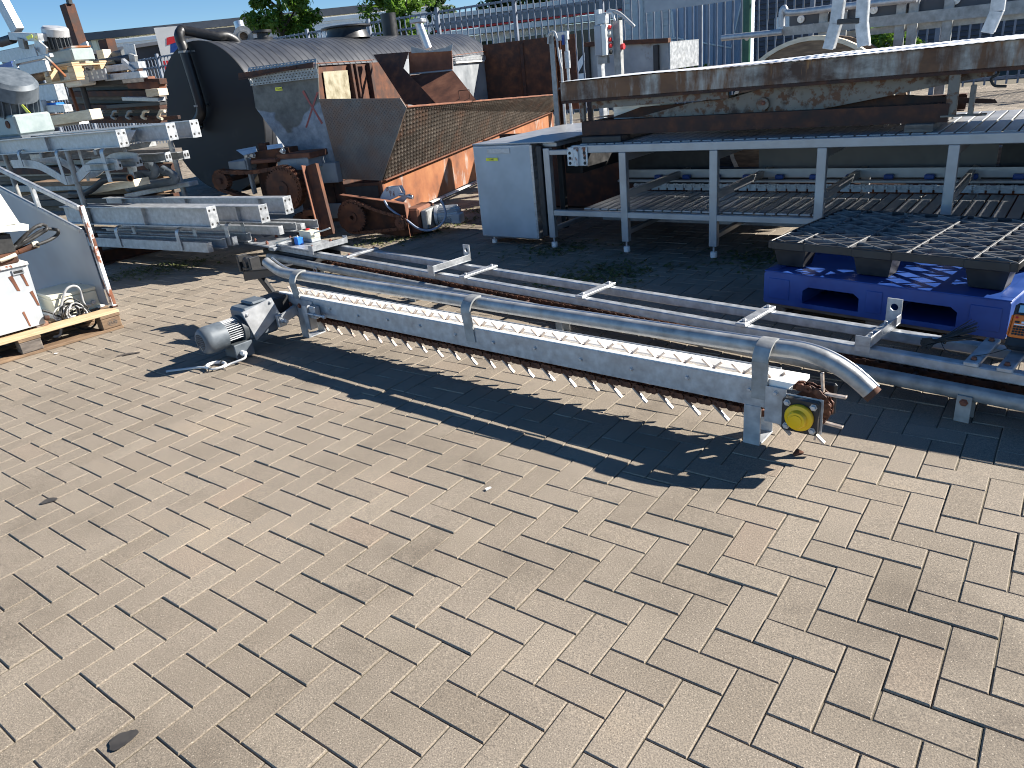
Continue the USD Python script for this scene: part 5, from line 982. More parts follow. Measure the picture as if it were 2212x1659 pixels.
# pallet with scrap on the stack
q = at(zA(165, 600), 1.3); q2_ = at(zA(530, 575), 1.3); t = thing('wooden_pallet', 'pale wooden pallet with scrap on top of the left stack', 'pallet', BK.sub((q[0], 1.3, q[2] - .0))); LL = q2_[0] - q[0]
wood_pallet(t, max(.8, LL), .8, .20, 'wood_new')
for (q0, q1, yv, y2, h, dd, m, lab, nm, ct) in (
    (zA(225, 640), zA(415, 625), 1.0, 1.0, .20, .12, 'galvanised', 'big galvanised channel piece under the pallet on the stack', 'steel_channel', 'channel'),
    (zA(170, 650), zA(215, 650), .95, .95, .20, .1, 'motor_grey', 'grey painted block left of the channel piece under the pallet', 'steel_block', 'block'),
    (zA(200, 745), zA(465, 735), .9, .9, .09, .1, 'galvanised', 'galvanised bar with L bracket above the timber beam', 'steel_bar', 'bar'),
    (zA(285, 680), zA(310, 760), .85, .85, .07, .06, 'galvanised', 'upright galvanised L bracket above the timber beam', 'steel_bracket', 'bracket'),
    (zA(320, 712), zA(410, 708), .95, .95, .04, .1, 'bright_blue', 'bright blue plastic strip in the galvanised scrap', 'plastic_strip', 'strip'),
    (zA(300, 795), zA(430, 785), 1.0, 1.0, .06, .08, 'wood_brown', 'brown rusty pipe above the pale timber beam', 'rusty_pipe', 'pipe'),
    (zA(0, 730), zA(30, 728), .6, .6, .06, .1, 'bright_blue', 'bright blue strip at the left edge behind the gear motor', 'plastic_strip', 'strip'),
    (zA(0, 500), zA(140, 480), 1.3, 1.3, .12, .1, 'galvanised', 'galvanised bar with blue liner left of the ladder bracket', 'steel_bar', 'bar'),
    (zA(0, 490), zA(110, 450), 1.5, 1.5, .14, .1, 'blue_plastic', 'dark blue liner in the galvanised scrap above the motor', 'plastic_strip', 'strip'),
    (zA(100, 420), zA(180, 570), 1.2, 1.2, .09, .05, 'galvanised', 'slanting galvanised strap of the ladder bracket', 'steel_strap', 'strap'),
    (zA(110, 425), zA(350, 375), 1.2, 1.2, .045, .05, 'galvanised', 'upper rung of the ladder bracket on the stack', 'steel_bar', 'bar'),
    (zA(150, 480), zA(325, 445), 1.2, 1.2, .14, .05, 'galvanised', 'broad lower rung of the ladder bracket on the stack', 'steel_bar', 'bar'),
    (zA(285, 380), zA(330, 520), 1.3, 1.3, .06, .05, 'galvanised_old', 'right upright of the ladder bracket on the stack', 'steel_strap', 'strap'),
    (zA(150, 550), zA(325, 510), 1.4, 1.4, .11, .11, 'wood_brown', 'short round log under the ladder bracket', 'timber', 'timber'),
    (zA(10, 0), zA(125, 215), 1.6, 1.6, .19, .1, 'galvanised', 'tall leaning galvanised bar at the top left corner', 'steel_bar', 'bar'),
    (zA(0, 290), zA(90, 262), 1.5, 1.5, .13, .12, 'black_iron', 'dark pipe with rusty open end at the top left', 'steel_pipe', 'pipe'),
    (zA(90, 245), zA(290, 255), 1.5, 1.5, .10, .12, 'galvanised', 'galvanised cross bar carrying the yellow tag', 'steel_bar', 'bar'),
    (zA(240, 290), zA(320, 360), 1.45, 1.45, .16, .03, 'galvanised', 'drilled galvanised plate below the yellow tag', 'drilled_plate', 'plate'),
    (zA(150, 260), zA(165, 330), 1.45, 1.45, .14, .06, 'galvanised_old', 'short square tube hanging at the top left', 'square_tube', 'tube'),
    (zA(310, 385), zA(445, 520), 1.15, 1.15, .03, .03, 'rust_orange', 'thin orange rusty rod leaning on the pallet', 'rust_rod', 'rod'),
    (zA(455, 30), zA(575, 395), 2.6, 2.6, .17, .14, 'rust_dark', 'tall leaning rusty beam against the sky', 'rusty_beam', 'beam'),
    (zA(468, 0), zA(476, 30), 2.6, 2.6, .07, .06, 'black_iron', 'dark rod above the tall rusty beam', 'dark_rod', 'rod'),
    (zA(722, 268), zA(752, 372), 2.6, 2.6, .22, .14, 'rust_dark', 'short rusty beam against the corrugated hall', 'rusty_beam', 'beam'),
    (zA(570, 290), zA(610, 395), 2.2, 2.2, .18, .03, 'galvanised', 'drilled galvanised strip right of the tall rusty beam', 'drilled_plate', 'plate'),
    (zA(520, 330), zA(560, 450), 2.0, 2.0, .18, .03, 'galvanised', 'drilled galvanised strip left of the tall rusty beam', 'drilled_plate', 'plate'),
    (zA(690, 385), zA(735, 380), 2.2, 2.2, .18, .12, 'wood_pale', 'pale rusty timber block on the stack', 'timber', 'timber'),
    (zA(720, 400), zA(850, 365), 2.3, 2.3, .14, .12, 'motor_fin', 'dark grey cylinder lying on the stack', 'steel_drum', 'drum'),
    (zA(630, 440), zA(900, 395), 1.9, 1.9, .11, .1, 'black_iron', 'long dark roller lying on the stack', 'roller', 'roller'),
    (zA(850, 355), zA(925, 360), 1.95, 1.95, .22, .02, 'galvanised', 'rusty spotted square plate right of the roller', 'drilled_plate', 'plate'),
    (zA(905, 370), zA(915, 460), 1.85, 1.85, .12, .05, 'galvanised_old', 'curved hook plate at the end of the roller', 'hook_plate', 'plate'),
    (zA(835, 410), zA(925, 485), 1.7, 1.7, .055, .05, 'galvanised', 'slanting galvanised bar across the roller', 'steel_bar', 'bar'),
    (zA(745, 470), zA(965, 440), 1.75, 1.75, .085, .1, 'galvanised', 'upper bright galvanised bar right of the blue plate', 'steel_bar', 'bar'),
    (zA(735, 528), zA(975, 505), 1.7, 1.7, .085, .1, 'galvanised', 'lower bright galvanised bar right of the blue plate', 'steel_bar', 'bar'),
    (zA(500, 440), zA(585, 440), 1.8, 1.8, .15, .05, 'galvanised', 'bright square plate with rusty hole on the stack', 'drilled_plate', 'plate'),
    (zA(590, 430), zA(640, 465), 1.7, 1.7, .08, .05, 'galvanised', 'small slanting strap beside the blue plate', 'steel_strap', 'strap'),
    (zA(530, 505), zA(720, 500), 2.0, 2.0, .14, .1, 'rust_dark', 'dark rusty bar behind the blue plate', 'rusty_bar', 'bar'),
    (zA(720, 500), zA(950, 480), 2.1, 2.1, .12, .1, 'rust_dark', 'dark rusty bar between the bright bars', 'rusty_bar', 'bar'),
    (zA(545, 580), zA(905, 545), 1.9, 1.9, .07, .3, 'black_iron', 'dark cross rail under the blue plate', 'old_rail', 'rail'),
    (zA(330, 475), zA(560, 490), 2.0, 2.0, .12, .2, 'black_iron', 'dark scrap under the green gear motor', 'scrap', 'scrap')):
    stick(nm, lab, ct, q0, q1, yv, y2, h * .9, dd, m, r=nm in ('roller', 'steel_pipe', 'steel_drum', 'rusty_pipe') or 'log' in lab)
t, P_ = sheet('drilled_plate', 'bluish plate with two rows of round holes on the stack', 'plate', (zA(568, 490), zA(710, 465), zA(730, 540), zA(588, 558)), 1.6, .02, 'panel_grey')
for i in range(4):
    for j in range(2):
        c = P_[0] + (P_[1] - P_[0]) * (.14 + .24 * i) + (P_[3] - P_[0]) * (.3 + .4 * j); part(t, 'hole', cyl(c + (0, -.003, 0), c + (0, .002, 0), .018, 10), 'cover_white')
sheet('gusset', 'triangular galvanised gusset at the top left', 'plate', (zA(180, 390), zA(255, 385), zA(230, 318)), 1.4, .02, 'galvanised'); sheet('hopper_plate', 'sloping grey galvanised plate at the top left', 'plate', (zA(0, 420), zA(0, 350), zA(230, 300), zA(310, 370), zA(110, 430)), 1.7, .02, 'galvanised')
sheet('yellow_tag', 'yellow paper tag hanging at the top left', 'tag', (zA(175, 250), zA(215, 232), zA(222, 255), zA(190, 272)), 1.38, .004, 'yellow_sticker'); sheet('yellow_tag', 'limp yellow tag on the large grey gear motor', 'tag', (zA(140, 715), zA(152, 710), zA(208, 768), zA(180, 765)), .10, .004, 'yellow_sticker')
# ---------------------------------------------------------------- pallet, power pack and box at the left edge
_q = Fr(0, 0, 0).at(269, 708, 2, 0); a_ = Fr(0, 0, 0).at(260, 672, 2, .144); b_ = Fr(0, 0, 0).at(0, 746, 2, .144); WH = math.degrees(math.atan2(a_[1] - b_[1], a_[0] - b_[0]))
W_ = Fr(_q[0], _q[1], WH); wl = lambda q, ax, v: W_.at(*q, ax, v)
t = thing('euro_pallet', 'wooden pallet marked EUR carrying the power pack and the beige box', 'pallet', W_)
bd = .022
for y in (.07, .24, .40, .56, .73): part(t, 'deck_board', box(-1.2, 0, y - (.07 if y in (.07, .73) else .05), y + (.07 if y in (.07, .73) else .05), .122, .144, .003), 'wood_new' if y < .1 else 'wood_brown')
for x in (-.07, -.6, -1.13):
    part(t, 'cross_board', box(x - .07, x + .07, .002, .80, .100, .1212, .003), 'wood_brown')
    for y in (.055, .4, .745): part(t, 'block', box(x - .07, x + .065, y - .05, y + .05, .022, .0995, .005), 'wood_brown' if x > -.1 else 'wood_old')
for y in (.055, .4, .745): part(t, 'skid_board', box(-1.2, 0, y - .052, y + .052, 0, .0215, .003), 'wood_brown')
br = part(t, 'burnt_mark', [plate(sg.Point(0, 0).buffer(.034, 24).difference(sg.Point(0, 0).buffer(.031, 24)), (-.065, .0038, .062), (1, 0, 0), (0, 0, .62), .001)], 'wood_old')
tm = meshkit.text_mesh('EUR', .020, .0008, True); V = tm.vertices; part(br, 'lettering', T(np.c_[V[:, 0] - .090, .0042 - V[:, 2], V[:, 1] + .052], tm.faces[:, ::-1]), 'wood_old')
bx0, bx1 = wl(zD(350, 600), 1, .26)[0], wl(zD(690, 555), 1, .26)[0]
t = thing('enclosure_box', 'beige electrical enclosure lying flat on the wooden pallet', 'enclosure', W_.sub((0, 0, .144)))
y0 = wl(zD(690, 555), 2, .144)[1]; x1_ = wl(zD(690, 555), 2, .144)[0]; x0_ = x1_ - .305; zt = wl(zD(650, 412), 1, y0)[2] - .144
part(t, 'body', box(x0_, x1_, y0, y0 + .38, .0, zt - .03, .006), 'beige_box'); part(t, 'lid', box(x0_ - .004, x1_ + .004, y0 - .004, y0 + .384, zt - .027, zt, .006), 'beige_box')
for q in ((433, 350), (560, 398)): c = W_.at(*zD(*q), 2, .144 + zt); part(t, 'lock', lathe([(0, .013), (.004, .013), (.004, .0001)], (c[0], c[1], zt), (0, 0, 1), 14), 'print_black')
part(t, 'gland', cyl((x1_ - .05, y0, .05), (x1_ - .05, y0 - .03, .05), .014), 'cable_grey'); part(t, 'mounting_foot', box(x1_ - .03, x1_ + .02, y0 - .02, y0 + .02, 0, .012), 'cover_white')
rr = np.random.default_rng(3)
t = thing('cable_bundle', 'tangled bundle of grey and black cables hanging off the beige enclosure', 'cable', W_)
cc = wl(zD(490, 590), 1, y0 - .05)
for k in range(13):
    rx, rz = .045 + .05 * rr.random(), .035 + .035 * rr.random(); ox, oz = rr.normal(0, .022), rr.normal(0, .012); A0 = rr.random() * 6; P_ = []
    for a in np.linspace(A0, A0 + 5.6, 18): P_.append((cc[0] + ox + rx * math.cos(a), cc[1] - .004 * k + .018 * math.sin(a * 1.7) + .02 * rr.random(), max(.150, cc[2] + oz + rz * math.sin(a))))
    part(t, 'cable_loop', tube(smooth_path(P_, 3), .0055, 6), 'rubber' if k % 3 else 'cable_grey', smooth=True)
hp = [wl(zD(*q), 1, y0 - .03) for q in ((620, 545), (570, 530), (545, 440), (500, 415), (450, 440), (425, 510), (410, 590), (415, 680), (410, 745), (365, 762))]; part(t, 'grey_cable', tube(smooth_path(hp, 5), .009, 8), 'cable_grey', smooth=True)
hp = [wl(zD(*q), 1, y0 - .04) for q in ((285, 580), (340, 595), (420, 625), (470, 600), (530, 580), (600, 585), (650, 630), (645, 680), (590, 710), (520, 690), (465, 630), (460, 580))]; part(t, 'black_cable', tube(smooth_path(hp, 5), .0075, 8), 'rubber', smooth=True)
# grey power pack
U1 = W_
t = thing('power_pack', 'rust streaked grey hydraulic power pack with hoses and white cover at the left edge', 'power pack', W_.sub((0, 0, .144)))
hx = wl(zD(300, 640), 1, .10)[0]; hz = wl(zD(185, 270), 1, .10)[2] - .144; hxt = wl(zD(185, 270), 1, .10)[0]
body = ngon([(hx, .10, .02), (hx - .6, .10, .02), (hx - .6, .10, hz), (hxt, .10, hz)], .42, toward=np.array([0, -3, 1]))
part(t, 'tank', body, 'grey_paint'); part(t, 'tank_lid', box(hxt - .6, hxt + .006, .085, .53, hz, hz + .022, .004), 'chipped_white'); part(t, 'foot', box(hx - .06, hx + .02, .11, .16, .0, .03), 'rust_orange')
part(t, 'drain_plug', cyl((hx - .0, .085, .06), (hx + .03, .085, .055), .016), 'rust')
c = wl(zD(122, 318), 1, .095); part(t, 'name_plate', box(c[0] - .035, c[0] + .035, .092, .099, c[2] - .144 - .018, c[2] - .144 + .018, .001), 'galvanised'); part(t, 'plate_window', box(c[0] - .027, c[0] + .027, .0905, .0915, c[2] - .144 - .008, c[2] - .144 + .008, 0), 'print_black')
for q in ((95, 400), (160, 365), (235, 500), (180, 640)): c = wl(zD(*q), 1, .098); w = .010 + .004 * (q[0] % 3); part(t, 'rust_run', plate(sg.Polygon([(-w, .05), (w * .4, .055), (w, -.03), (w * 1.2, -.055), (w * .2, -.05), (-w * .3, .0)]), (c[0], .0978, c[2] - .144), (1, 0, 0), (0, 0, 1), .001), 'rust_red')
vb = [wl(zD(*q), 1, .22) for q in ((0, 250), (60, 200), (120, 180), (190, 150), (215, 140), (250, 135))]; o = np.array([0, 0, .144])
part(t, 'valve_block', [box(hxt - .3, hxt - .03, .12, .34, hz + .022, hz + .09, .01), cyl(vb[2] - o, vb[5] - o, .022), cyl(vb[0] - o + (-.1, 0, 0), vb[2] - o, .02)], 'rust'); part(t, 'hose_coupling', cyl(vb[4] - o, vb[5] - o + (.012, 0, .002), .024), 'wood_pale')
for pts in (((250, 135), (330, 105), (385, 70), (395, 40), (360, 28), (290, 35), (190, 95), (100, 150), (50, 215)), ((20, 240), (90, 150), (200, 45), (270, 0), (310, 5), (318, 30), (280, 55), (200, 105), (110, 150)), ((40, 220), (150, 100), (230, 20), (280, 5))):
    part(t, 'hydraulic_hose', tube(smooth_path([wl(zD(*q), 1, .2 + .02 * math.sin(q[0])) - o for q in pts], 6), .0115, 9), 'rubber', smooth=True)
cv = [wl(q, 1, .12) - o for q in (zC_(0, 500), zC_(135, 703), zC_(195, 710), zC_(196, 750), zC_(0, 765))]
part(t, 'white_cover', ngon([cv[1], cv[0], cv[0] + (-.3, 0, .0), cv[4] + (-.3, 0, .04), cv[4] + (0, 0, .04), cv[1]], .45, toward=np.array([0, -3, 1])), 'cover_white'); part(t, 'cover_flange', ngon([cv[2], cv[3], cv[4], cv[4] + (-.3, 0, 0), cv[4] + (-.3, 0, .042), cv[4] + (0, 0, .042)], .50, toward=np.array([0, -3, 1])), 'cover_white')
part(t, 'cover_inside', box(hxt - .35, hxt - .02, .16, .45, hz + .09, cv[3][2] - .002), 'rubber'); part(t, 'yellow_pipe', tube([wl(zD(0, 245), 1, .1) - o, wl(zD(60, 222), 1, .1) - o, wl(zD(110, 200), 1, .1) - o], .013, 10), 'wood_pale', smooth=True)
# guard panel
pb = W_.at(*zD(765, 560), 2, .144); gh = 143 - WH; PN = W_.sub((pb[0], pb[1], .144), gh)
t = thing('guard_panel', 'grey sheet guard panel with sloping top frame and rusty corner post at the left', 'guard panel', PN)
pq = lambda q, v=0: PN.at(*q, 1, v)
tr, tl_ = pq(zC_(545, 585)), pq(zC_(0, 318)); lr, ll = pq(zC_(533, 735)), pq(zC_(0, 452)); Hh = tr[2]
sl_ = (tl_[2] - tr[2]) / (tl_[0] - tr[0])
part(t, 'corner_post', box(-.022, .012, -.024, .006, 0, Hh, .003), 'chipped_white', label='white corner post flaking to rust'); part(t, 'post_foot', box(-.03, .02, -.03, .012, .0, .012), 'rust')
part(t, 'top_rail', bar(tr + (0, .012, -.012), tl_ + (.6, .012, -.012 + .6 * sl_), .028, .035), 'galvanised'); part(t, 'lower_rail', bar(lr + (-.05, .012, -.05 * sl_), ll + (.6, .012, .6 * sl_), .028, .03), 'galvanised')
mp = pq(zC_(230, 470)); part(t, 'mid_post', box(mp[0] - .018, mp[0] + .018, -.004, .024, np.interp(mp[0], [lr[0], ll[0]], [lr[2], ll[2]]) - .02, np.interp(mp[0], [tr[0], tl_[0]], [tr[2], tl_[2]]) - .02), 'galvanised')
part(t, 'sheet', ngon([(0.01, .016, .02), (1.35, .016, .02), (1.35, .016, lr[2] + sl_ * 1.35), (0.01, .016, lr[2] - .01)], .004), 'panel_grey')
for z in np.linspace(.05, Hh - .1, 8): part(t, 'rivet', bolt((-.005, -.024, z), (0, -1, 0), .005, .004), 'rust_red')
part(t, 'rust_patch', box(-.024, .014, -.026, .0, Hh * .61, Hh * .69), 'rust_red'); part(t, 'rust_patch', box(-.024, .014, -.026, .0, .02, .10), 'rust_red'); part(t, 'tread_step', box(.15, 1.2, .03, .34, .0, .03), 'white_tread')
# ---------------------------------------------------------------- fence, buildings, trees
mat('fence_steel', two((.11, .13, .17), (.18, .205, .25)), 6, 6, (.45, .6), .1)
mat('brick_white', two((.62, .60, .57), (.74, .72, .69)), 3, 8, (.7, .85))
mat('render_white', two((.66, .65, .62), (.76, .75, .72)), 1, 6, (.7, .85))
mat('fascia_dark', two((.045, .05, .06), (.07, .075, .085)), 1, 6, (.5, .7))
mat('fascia_grey', two((.16, .165, .18), (.22, .225, .24)), 1, 6, (.5, .7))
mat('hall_cream', two((.60, .55, .40), (.68, .63, .48)), .6, 6, (.6, .75))
mat('hall_gable', two((.16, .18, .17), (.22, .24, .23)), .6, 6, (.6, .75))
mat('slate_wall', two((.040, .043, .052), (.065, .068, .078)), 2, 8, (.6, .8), 0, .3, 12)
mat('wall_bluegrey', two((.30, .35, .43), (.37, .42, .50)), .7, 6, (.5, .65))
mat('slat_dark', two((.030, .036, .055), (.05, .058, .08)), 2, 6, (.45, .6))
mat('window_dark', two((.015, .018, .022), (.03, .035, .04)), 1, 4, (.05, .1))
mat('roof_brown', two((.12, .11, .11), (.17, .16, .16)), 2, 6, (.7, .85))
mat('car_white', two((.70, .71, .72), (.76, .77, .78)), 2, 4, (.15, .25), coat=.5)
mat('bark', two((.05, .038, .028), (.10, .08, .06)), 12, 8, (.8, .95), 0, .5, 40)
def leaf_mat(name, a, b):
    usdkit.material(stage, '/World/Looks/' + name, {'a': ('attribute', {'attribute': 'tone'}), 'r': ('rgb_ramp', {'ramp': [(0, a), (1, b)]}), 'p': ('principled_bsdf', {'roughness': .5, 'specular_ior_level': .4}),
        't': ('translucent_bsdf', {}), 'm': ('mix_closure', {'fac': .38}), 'h': ('hsv', {'value': 1.5, 'saturation': 1.05, 'hue': .49})},
        [('a.fac', 'r.fac'), ('r.color', 'p.base_color'), ('r.color', 'h.color'), ('h.color', 't.color'), ('p.BSDF', 'm.closure1'), ('t.BSDF', 'm.closure2')], surface='m.closure')
leaf_mat('leaf_green', (.055, .125, .018), (.15, .27, .045)); leaf_mat('leaf_dark', (.025, .055, .020), (.06, .11, .04))
FN = Fr(0, 23.5, -32)
t = thing('bar_fence', 'tall galvanised bar fence running behind the tank and the hoppers', 'fence', FN)
x = -22.0; k = 0
while x < 17:
    big = (k % 13 == 0)
    if big: part(t, 'post', box(x - .05, x + .05, -.05, .05, 0, 3.32, .006), 'fence_steel')
    else: part(t, 'bar', box(x - .02, x + .02, -.012, .012, .12, 3.24 if k % 2 else 3.22, .003), 'fence_steel')
    x += .2; k += 1
for z in (.25, 2.88, 3.2): part(t, 'rail', box(-22, 17, .013, .05, z - .03, z + .03, .004), 'fence_steel')
q = [FN.at(*p_, 1, -.06) for p_ in ((1393, 28), (1606, 0))]; part(t, 'sheet_panel', ngon([(q[0][0], -.06, q[0][2]), (q[1][0], -.06, q[1][2] + .02), (q[1][0], -.06, 3.9), (q[0][0], -.06, 3.9)], .02, (0, -9, 1)), 'panel_grey')
zt = lambda x, y: (1105.9 + x * .25, y * .25)
g_ = FN.at(1612, 100, 1, -.6); t = thing('lamp_post', 'dark green round post in front of the fence', 'post', FN.sub((g_[0], -.6, 0)))
part(t, 'tube', cyl((0, 0, 0), (0, 0, 6), .10, 16), 'green_paint', smooth=40); part(t, 'cap_bolt', lathe([(0, .05), (.03, .05), (.05, .02), (.05, .0001)], (.03, -.10, FN.at(1614, 83, 1, -.6)[2]), (.3, -1, 0), 14), 'stainless', smooth=30)
def bld(D, px, h): c = Fr(0, 0, 0).at(px, 150, 1, D); return Fr(c[0], c[1], h)
def winrow(t, fr, xs, w, z0, z1, fm='render_white'):
    for x in xs:
        f = part(t, 'window', [box(x, x + w, -.06, .02, z0, z0 + .08), box(x, x + w, -.06, .02, z1 - .08, z1), box(x, x + .08, -.06, .02, z0 + .08, z1 - .08), box(x + w - .08, x + w, -.06, .02, z0 + .08, z1 - .08)], fm); part(f, 'pane', box(x + .08, x + w - .08, -.03, -.02, z0 + .08, z1 - .08, 0), 'window_dark')
# white brick building with dark fascia
B1_ = bld(40, 1235, -8); t = thing('office_building', 'white brick building with dark fascia, thin red line and large windows behind the fence', 'building', B1_)
bq = lambda q, v=0: B1_.at(*q, 1, v)
zw = bq((1206, 55))[2]
xr = bq(zt(945, 150))[0]; xe = bq(zt(1410, 150))[0]; xl = bq((945, 45))[0]
part(t, 'wall', box(xl, xr, .0, 12, 0, zw - .02, 0), 'render_white'); part(t, 'wall', box(xr + .01, xe, -.8, 12, 0, bq(zt(1200, 40))[2] + 1.2, 0), 'brick_white', label='white brick end wall')
zf0 = zw + .45; zf1 = bq((1106, 26))[2]
part(t, 'soffit', box(xl, xr, -.9, .0, zw, zw + .25), 'render_white'); part(t, 'red_line', box(xl, xr, -.95, -.90, zw + .28, zw + .36), 'red_plastic'); part(t, 'fascia', box(xl, xr, -.92, 0, zw + .38, zf1), 'fascia_grey'); part(t, 'coping', box(xl, xr, -.96, .2, zf1 + .01, zf1 + .2), 'render_white')
part(t, 'roof', box(bq((1185, 18))[0], xr + 3, 2, 10, zf1 + .21, zf1 + 2.3), 'roof_brown')
for z in np.linspace(zf1 + .4, zf1 + 2.1, 7): part(t, 'roof_louvre', box(bq((1185, 18))[0], xr + 3, 1.9, 1.98, z, z + .12), 'fascia_grey')
winrow(t, B1_, np.arange(xl + .6, xr - 2.4, 2.6), 2.2, .9, zw - .25)
for i, x in enumerate(np.arange(xr + .5, xe, .9)): part(t, 'brick_pier', box(x, x + .5, -.86, -.80, 0, bq(zt(1200, 40))[2] + 1.1, .01), 'brick_white')
for z in np.arange(.4, 6.5, .28): part(t, 'brick_course', box(xr + .02, xe - .02, -.825, -.80, z, z + .22, .008), 'brick_white')
# long white building behind the trees
B2_ = bld(62, 480, 2); t = thing('white_building', 'long low white brick building behind the tank and trees', 'building', B2_)
z_ = B2_.at(480, 70, 1, 0)[2]; xr_ = B2_.at(860, 60, 1, 0)[0]; part(t, 'wall', box(-8, xr_ + 4, 0, 15, 0, z_, 0), 'brick_white'); part(t, 'coping', box(-8.1, xr_ + 4.1, -.1, 15, z_, z_ + .25), 'render_white')
for z in np.arange(.5, z_ - .1, .5): part(t, 'brick_course', box(-8, xr_ + 4, -.03, 0, z, z + .42, .01), 'brick_white')
# cream corrugated hall
B3_ = bld(70, 215, 4); t = thing('industrial_hall', 'cream corrugated industrial hall with dark roof edge at the left', 'building', B3_)
zc = B3_.at(215, 85, 1, 0)[2]; part(t, 'wall', box(0, 30, .0, 20, 0, zc, 0), 'hall_cream'); part(t, 'roof_edge', box(-.3, 30, -.4, .0, zc, zc + .55), 'fascia_dark')
for x in np.arange(.2, 30, .42): part(t, 'corrugation', box(x, x + .22, -.08, -.001, .0, zc - .02, .02), 'hall_cream')
g0 = Fr(*B3_.w((-.01, 0, 0))[:2], B3_.h + 118); 
gz = zc; part(t, 'gable_wall', ngon([(-.01, 0, 0), (-.01, .0, zc), (-12, 9, zc), (-12, 9, 0)], .2, (0, -50, 2)), 'hall_gable'); part(t, 'gable_edge', ngon([(-.01, -.2, zc), (-.01, -.2, zc + .55), (-12.2, 8.8, zc + .55), (-12.2, 8.8, zc)], .3, (0, -50, 2)), 'fascia_dark')
wn = part(t, 'window', ngon([(-1.2, .75, zc - 3), (-1.2, .75, zc - .6), (-2.6, 1.8, zc - .6), (-2.6, 1.8, zc - 3)], .05, (0, -50, 2)), 'window_dark')
# slate building and sign
B4_ = bld(48, 250, 16); t = thing('slate_building', 'dark slate walled building with white brick end behind the rack', 'building', B4_)
b4 = lambda q: B4_.at(*q, 1, 0); zl, zr_ = b4((250, 113))[2], b4((385, 88))[2]; xR = b4((400, 90))[0]; part(t, 'wall', ngon([(-12, 0, 0), (xR, 0, 0), (xR, 0, zr_), (-12, 0, zl - .6)], .4, (0, -9, 1)), 'slate_wall'); part(t, 'roof_edge', bar((-12, -.1, zl - .55), (xR, -.1, zr_ + .05), .3, .18), 'fascia_grey')
part(t, 'end_wall', box(xR + .02, xR + 7, .2, .6, 0, zr_ + .1, 0), 'brick_white'); part(t, 'end_coping', box(xR, xR + 7.1, .1, .7, zr_ + .1, zr_ + .5), 'fascia_dark')
s0 = B4_.at(374, 105, 1, -1.0); t = thing('sign_board', 'white sign board with red band beside the tank', 'sign', B4_.sub((s0[0], -1.0, 0)))
part(t, 'board', box(-.75, .75, 0, .12, s0[2] - 1.15, s0[2] + 1.15), 'render_white'); part(t, 'red_band', box(-.72, .72, -.006, -.001, s0[2] - 1.1, s0[2] - .6, 0), 'red_plastic'); part(t, 'emblem', [plate(sg.Polygon([(-.3, -.3), (.35, -.3), (.2, .35), (-.1, .5)]), (0.1, -.004, s0[2] + .1), (1, 0, 0), (0, 0, 1), .003)], 'blue_plastic'); part(t, 'emblem', plate(sg.Polygon([(-.4, .1), (.3, .25), (.1, .55), (-.3, .5)]), (0.1, -.012, s0[2] + .1), (1, 0, 0), (0, 0, 1), .003), 'red_plastic'); part(t, 'pole', box(-.06, .06, .13, .25, 0, s0[2]), 'fascia_dark')
# blue-grey corrugated building and dark slatted shed
B5_ = bld(31, 1453, -22); t = thing('metal_building', 'blue grey corrugated metal building behind the round bush', 'building', B5_)
x1b = B5_.at(1610, 100, 1, 0)[0]; part(t, 'wall', box(0, x1b, 0, 8, 0, 9, 0), 'wall_bluegrey')
for x in np.arange(.1, x1b, .33): part(t, 'corrugation', box(x, x + .13, -.045, -.001, 0, 8.9, .012), 'wall_bluegrey')
for pts in (((1440, 85), (1460, 82), (1580, 103), (1602, 5)), ((1452, 25), (1456, 80))): part(t, 'wall_pipe', tube([B5_.at(*q, 1, -.15) for q in pts], .035, 8), 'render_white')
B6_ = bld(27, 1640, -28); t = thing('slatted_shed', 'dark blue slatted shed at the right behind the railing', 'building', B6_)
part(t, 'wall', box(-.2, 16, .03, 6, 0, 5.4, 0), 'fascia_dark')
for z in np.arange(.2, 5.4, .16): part(t, 'slat', box(-.2, 16, -.01, .03, z, z + .12, .008), 'slat_dark')
w_ = B6_.at(1690, 50, 1, -.02); part(t, 'shed_sign', box(w_[0] - .25, w_[0] + .25, -.05, -.02, w_[2] - .2, w_[2] + .2, .03), 'render_white')
# parked car behind the fence
c_ = Fr(0, 0, 0).at(1370, 90, 1, 26.5); C_ = Fr(c_[0], c_[1], -20); t = thing('parked_car', 'white car parked behind the fence with only its roof showing', 'car', C_)
pf_ = sg.Polygon([(-2.1, .25), (2.1, .25), (2.15, .7), (1.9, .95), (1.0, 1.05), (.45, 1.62), (-1.5, 1.72), (-2.05, 1.1)]).buffer(-.08).buffer(.08)
part(t, 'body', exy(pf_, -.85, .85), 'car_white', smooth=35); part(t, 'side_window', exy(sg.Polygon([(.85, 1.08), (.38, 1.55), (-1.4, 1.62), (-1.75, 1.1)]), -.862, -.852), 'window_dark')
for xx in (-1.35, 1.35): w1 = part(t, 'wheel', cyl((xx, -.86, .32), (xx, -.66, .32), .32, 20), 'rubber', smooth=30); part(w1, 'rim', cyl((xx, -.875, .32), (xx, -.85, .32), .19, 16), 'stainless')
part(t, 'headlight', box(2.0, 2.12, -.75, -.45, .68, .82), 'screen_glass')
